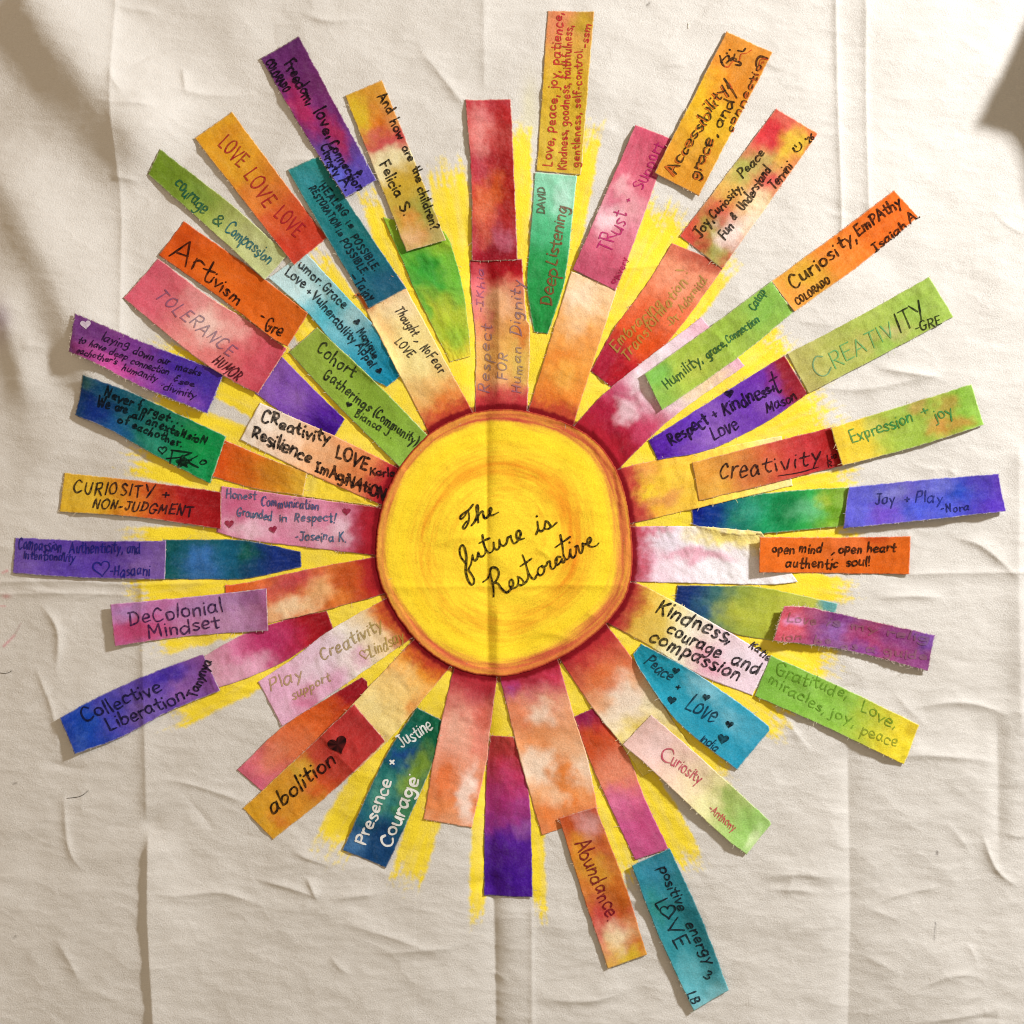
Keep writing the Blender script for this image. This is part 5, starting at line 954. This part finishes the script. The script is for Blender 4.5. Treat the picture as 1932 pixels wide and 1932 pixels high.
strip('purple and magenta strip reading Freedom love Connection', [(564,68),(640,210),(711,341)], [(491,110),(570,245),(653,374)],
      [(0,'#5c2860'),(.2,'#6a2c6c'),(.4,'#742a6c'),(.6,'#6c2e70'),(.8,'#5c3c8c'),(1,'#5a50b4')], [(.4,.75,.16,.25,'#ac2c5c',.85),(.65,.35,.16,.2,'#a82a54',.85),(.3,.15,.2,.25,'#5c2450',.6),(.85,.85,.14,.3,'#5c68d0',.8),(.95,.4,.1,.5,'#5648a8',.7),(.7,.85,.1,.2,'#5c4c98',.7),(.12,.6,.1,.3,'#6c2c70',.5)],
      [T(2,270,455,445,755,95,'Freedom,','#0a060c',3.2,.97),T(2,480,805,590,985,100,'love,','#0a060c',3.2,.97),T(2,590,1030,795,1375,80,'Connection','#0a060c',3.1,.97),T(2,140,445,280,665,55,'COLORADO','#0a060c',2.8,.97,sig=True),T(2,525,1055,640,1270,75,'Christy','#0a060c',3.0,.97,sig=True),T(2,665,1305,715,1365,75,'A.','#0a060c',3.0,.97,sig=True)],
      [(2,818,1238,50,-20,'#0a060c')], curl=(0,7), rim=True, fray=1.1, edge=(0,3))
strip('patchwork ochre rose and cream strip asking how are the children', [(721,152),(785,310),(842,454)], [(651,182),(710,330),(767,475)],
      [(0,'#c89030'),(.2,'#c48a34'),(.35,'#c05c48'),(.45,'#d8cc9c'),(.6,'#c4a43c'),(.8,'#b49c40'),(1,'#c8a868')],
      [(.15,.85,.16,.3,'#c8ac24',.85),(.22,.4,.1,.28,'#cc6c1c',.9),(.1,.3,.08,.4,'#c88c34',.7),(.34,.5,.08,.6,'#b8484c',.85),(.44,.5,.07,.6,'#dcd0a4',.85),(.52,.85,.06,.3,'#ded2a8',.8),(.58,.4,.1,.4,'#c09c2c',.8),(.68,.5,.1,.5,'#bca03c',.7),(.78,.2,.1,.3,'#909848',.7),(.82,.65,.06,.3,'#cc8840',.75),(.92,.4,.05,.3,'#cc8848',.7),(.92,.8,.06,.3,'#dcac80',.7),(.95,.15,.06,.3,'#a0a060',.6),(.33,.1,.06,.2,'#b4343c',.7),(.22,.12,.1,.2,'#d09058',.6)],
      [T(2,942,695,1022,820,75,'And','#0e0a0a',2.7,.95),T(2,1030,870,1095,1000,72,'how','#0e0a0a',2.6,.95),T(2,1115,1055,1165,1155,62,'are','#0e0a0a',2.6,.95),T(2,1185,1200,1225,1305,68,'the','#0e0a0a',2.6,.95),T(2,1225,1345,1330,1650,70,'children?','#0e0a0a',2.6,.95),T(2,955,1172,1070,1415,82,'Felicia','#0e0a0a',2.8,.95,sig=True),T(2,1090,1465,1130,1540,80,'S.','#0e0a0a',2.7,.95,sig=True)], rim=True, edge=(0,3), curl=(0,4))

# ---------------------------------------------------------------- small loose things on the cloth
def hair(label, P, wd, h):
    P = crom(P, 8); v, q, t = ribbon(P, wd); z = samp(HM, v[:, 0], v[:, 1])+.5
    # a round thread: ribbon top plus a raised spine
    n = len(P); vv = np.column_stack([v, z]); sp = np.column_stack([P, samp(HM, P[:, 0], P[:, 1])+.5+wd*.6]); n0 = len(vv)
    nn = min(n, (len(v)-8)//2)
    q2 = []
    for i in range(nn-1): q2 += [(i, i+1, n0+i+1, n0+i), (n0+i, n0+i+1, nn+i+1, nn+i)]
    o = new_mesh('loose_thread', np.vstack([vv, sp[:nn]]), [q2, t], np.tile(lin(h), (n0+nn, 1)), M_THREAD)
    tag(o, label, 'thread')
hair('dark hair lying on the bare cloth at lower left', [c(13,480,318),c(13,560,308),c(13,600,290),c(13,632,262)], .9, '#4a443c')
hair('dark thread end at the left edge of the cloth', [c(9,-10,1295),c(9,30,1300),c(9,60,1295),c(9,82,1282)], 1.0, '#5a544a')
hair('short white staple standing on the cloth near the top', [c(3,1408,162),c(3,1410,180),c(3,1409,198)], 1.8, '#f4f0e4')  # a white staple, built with the thread mesh
hair('pale thread crossing beside the coral strip', [c(5,1195,735),c(5,1240,710),c(5,1285,680)], .8, '#d8d0c0')
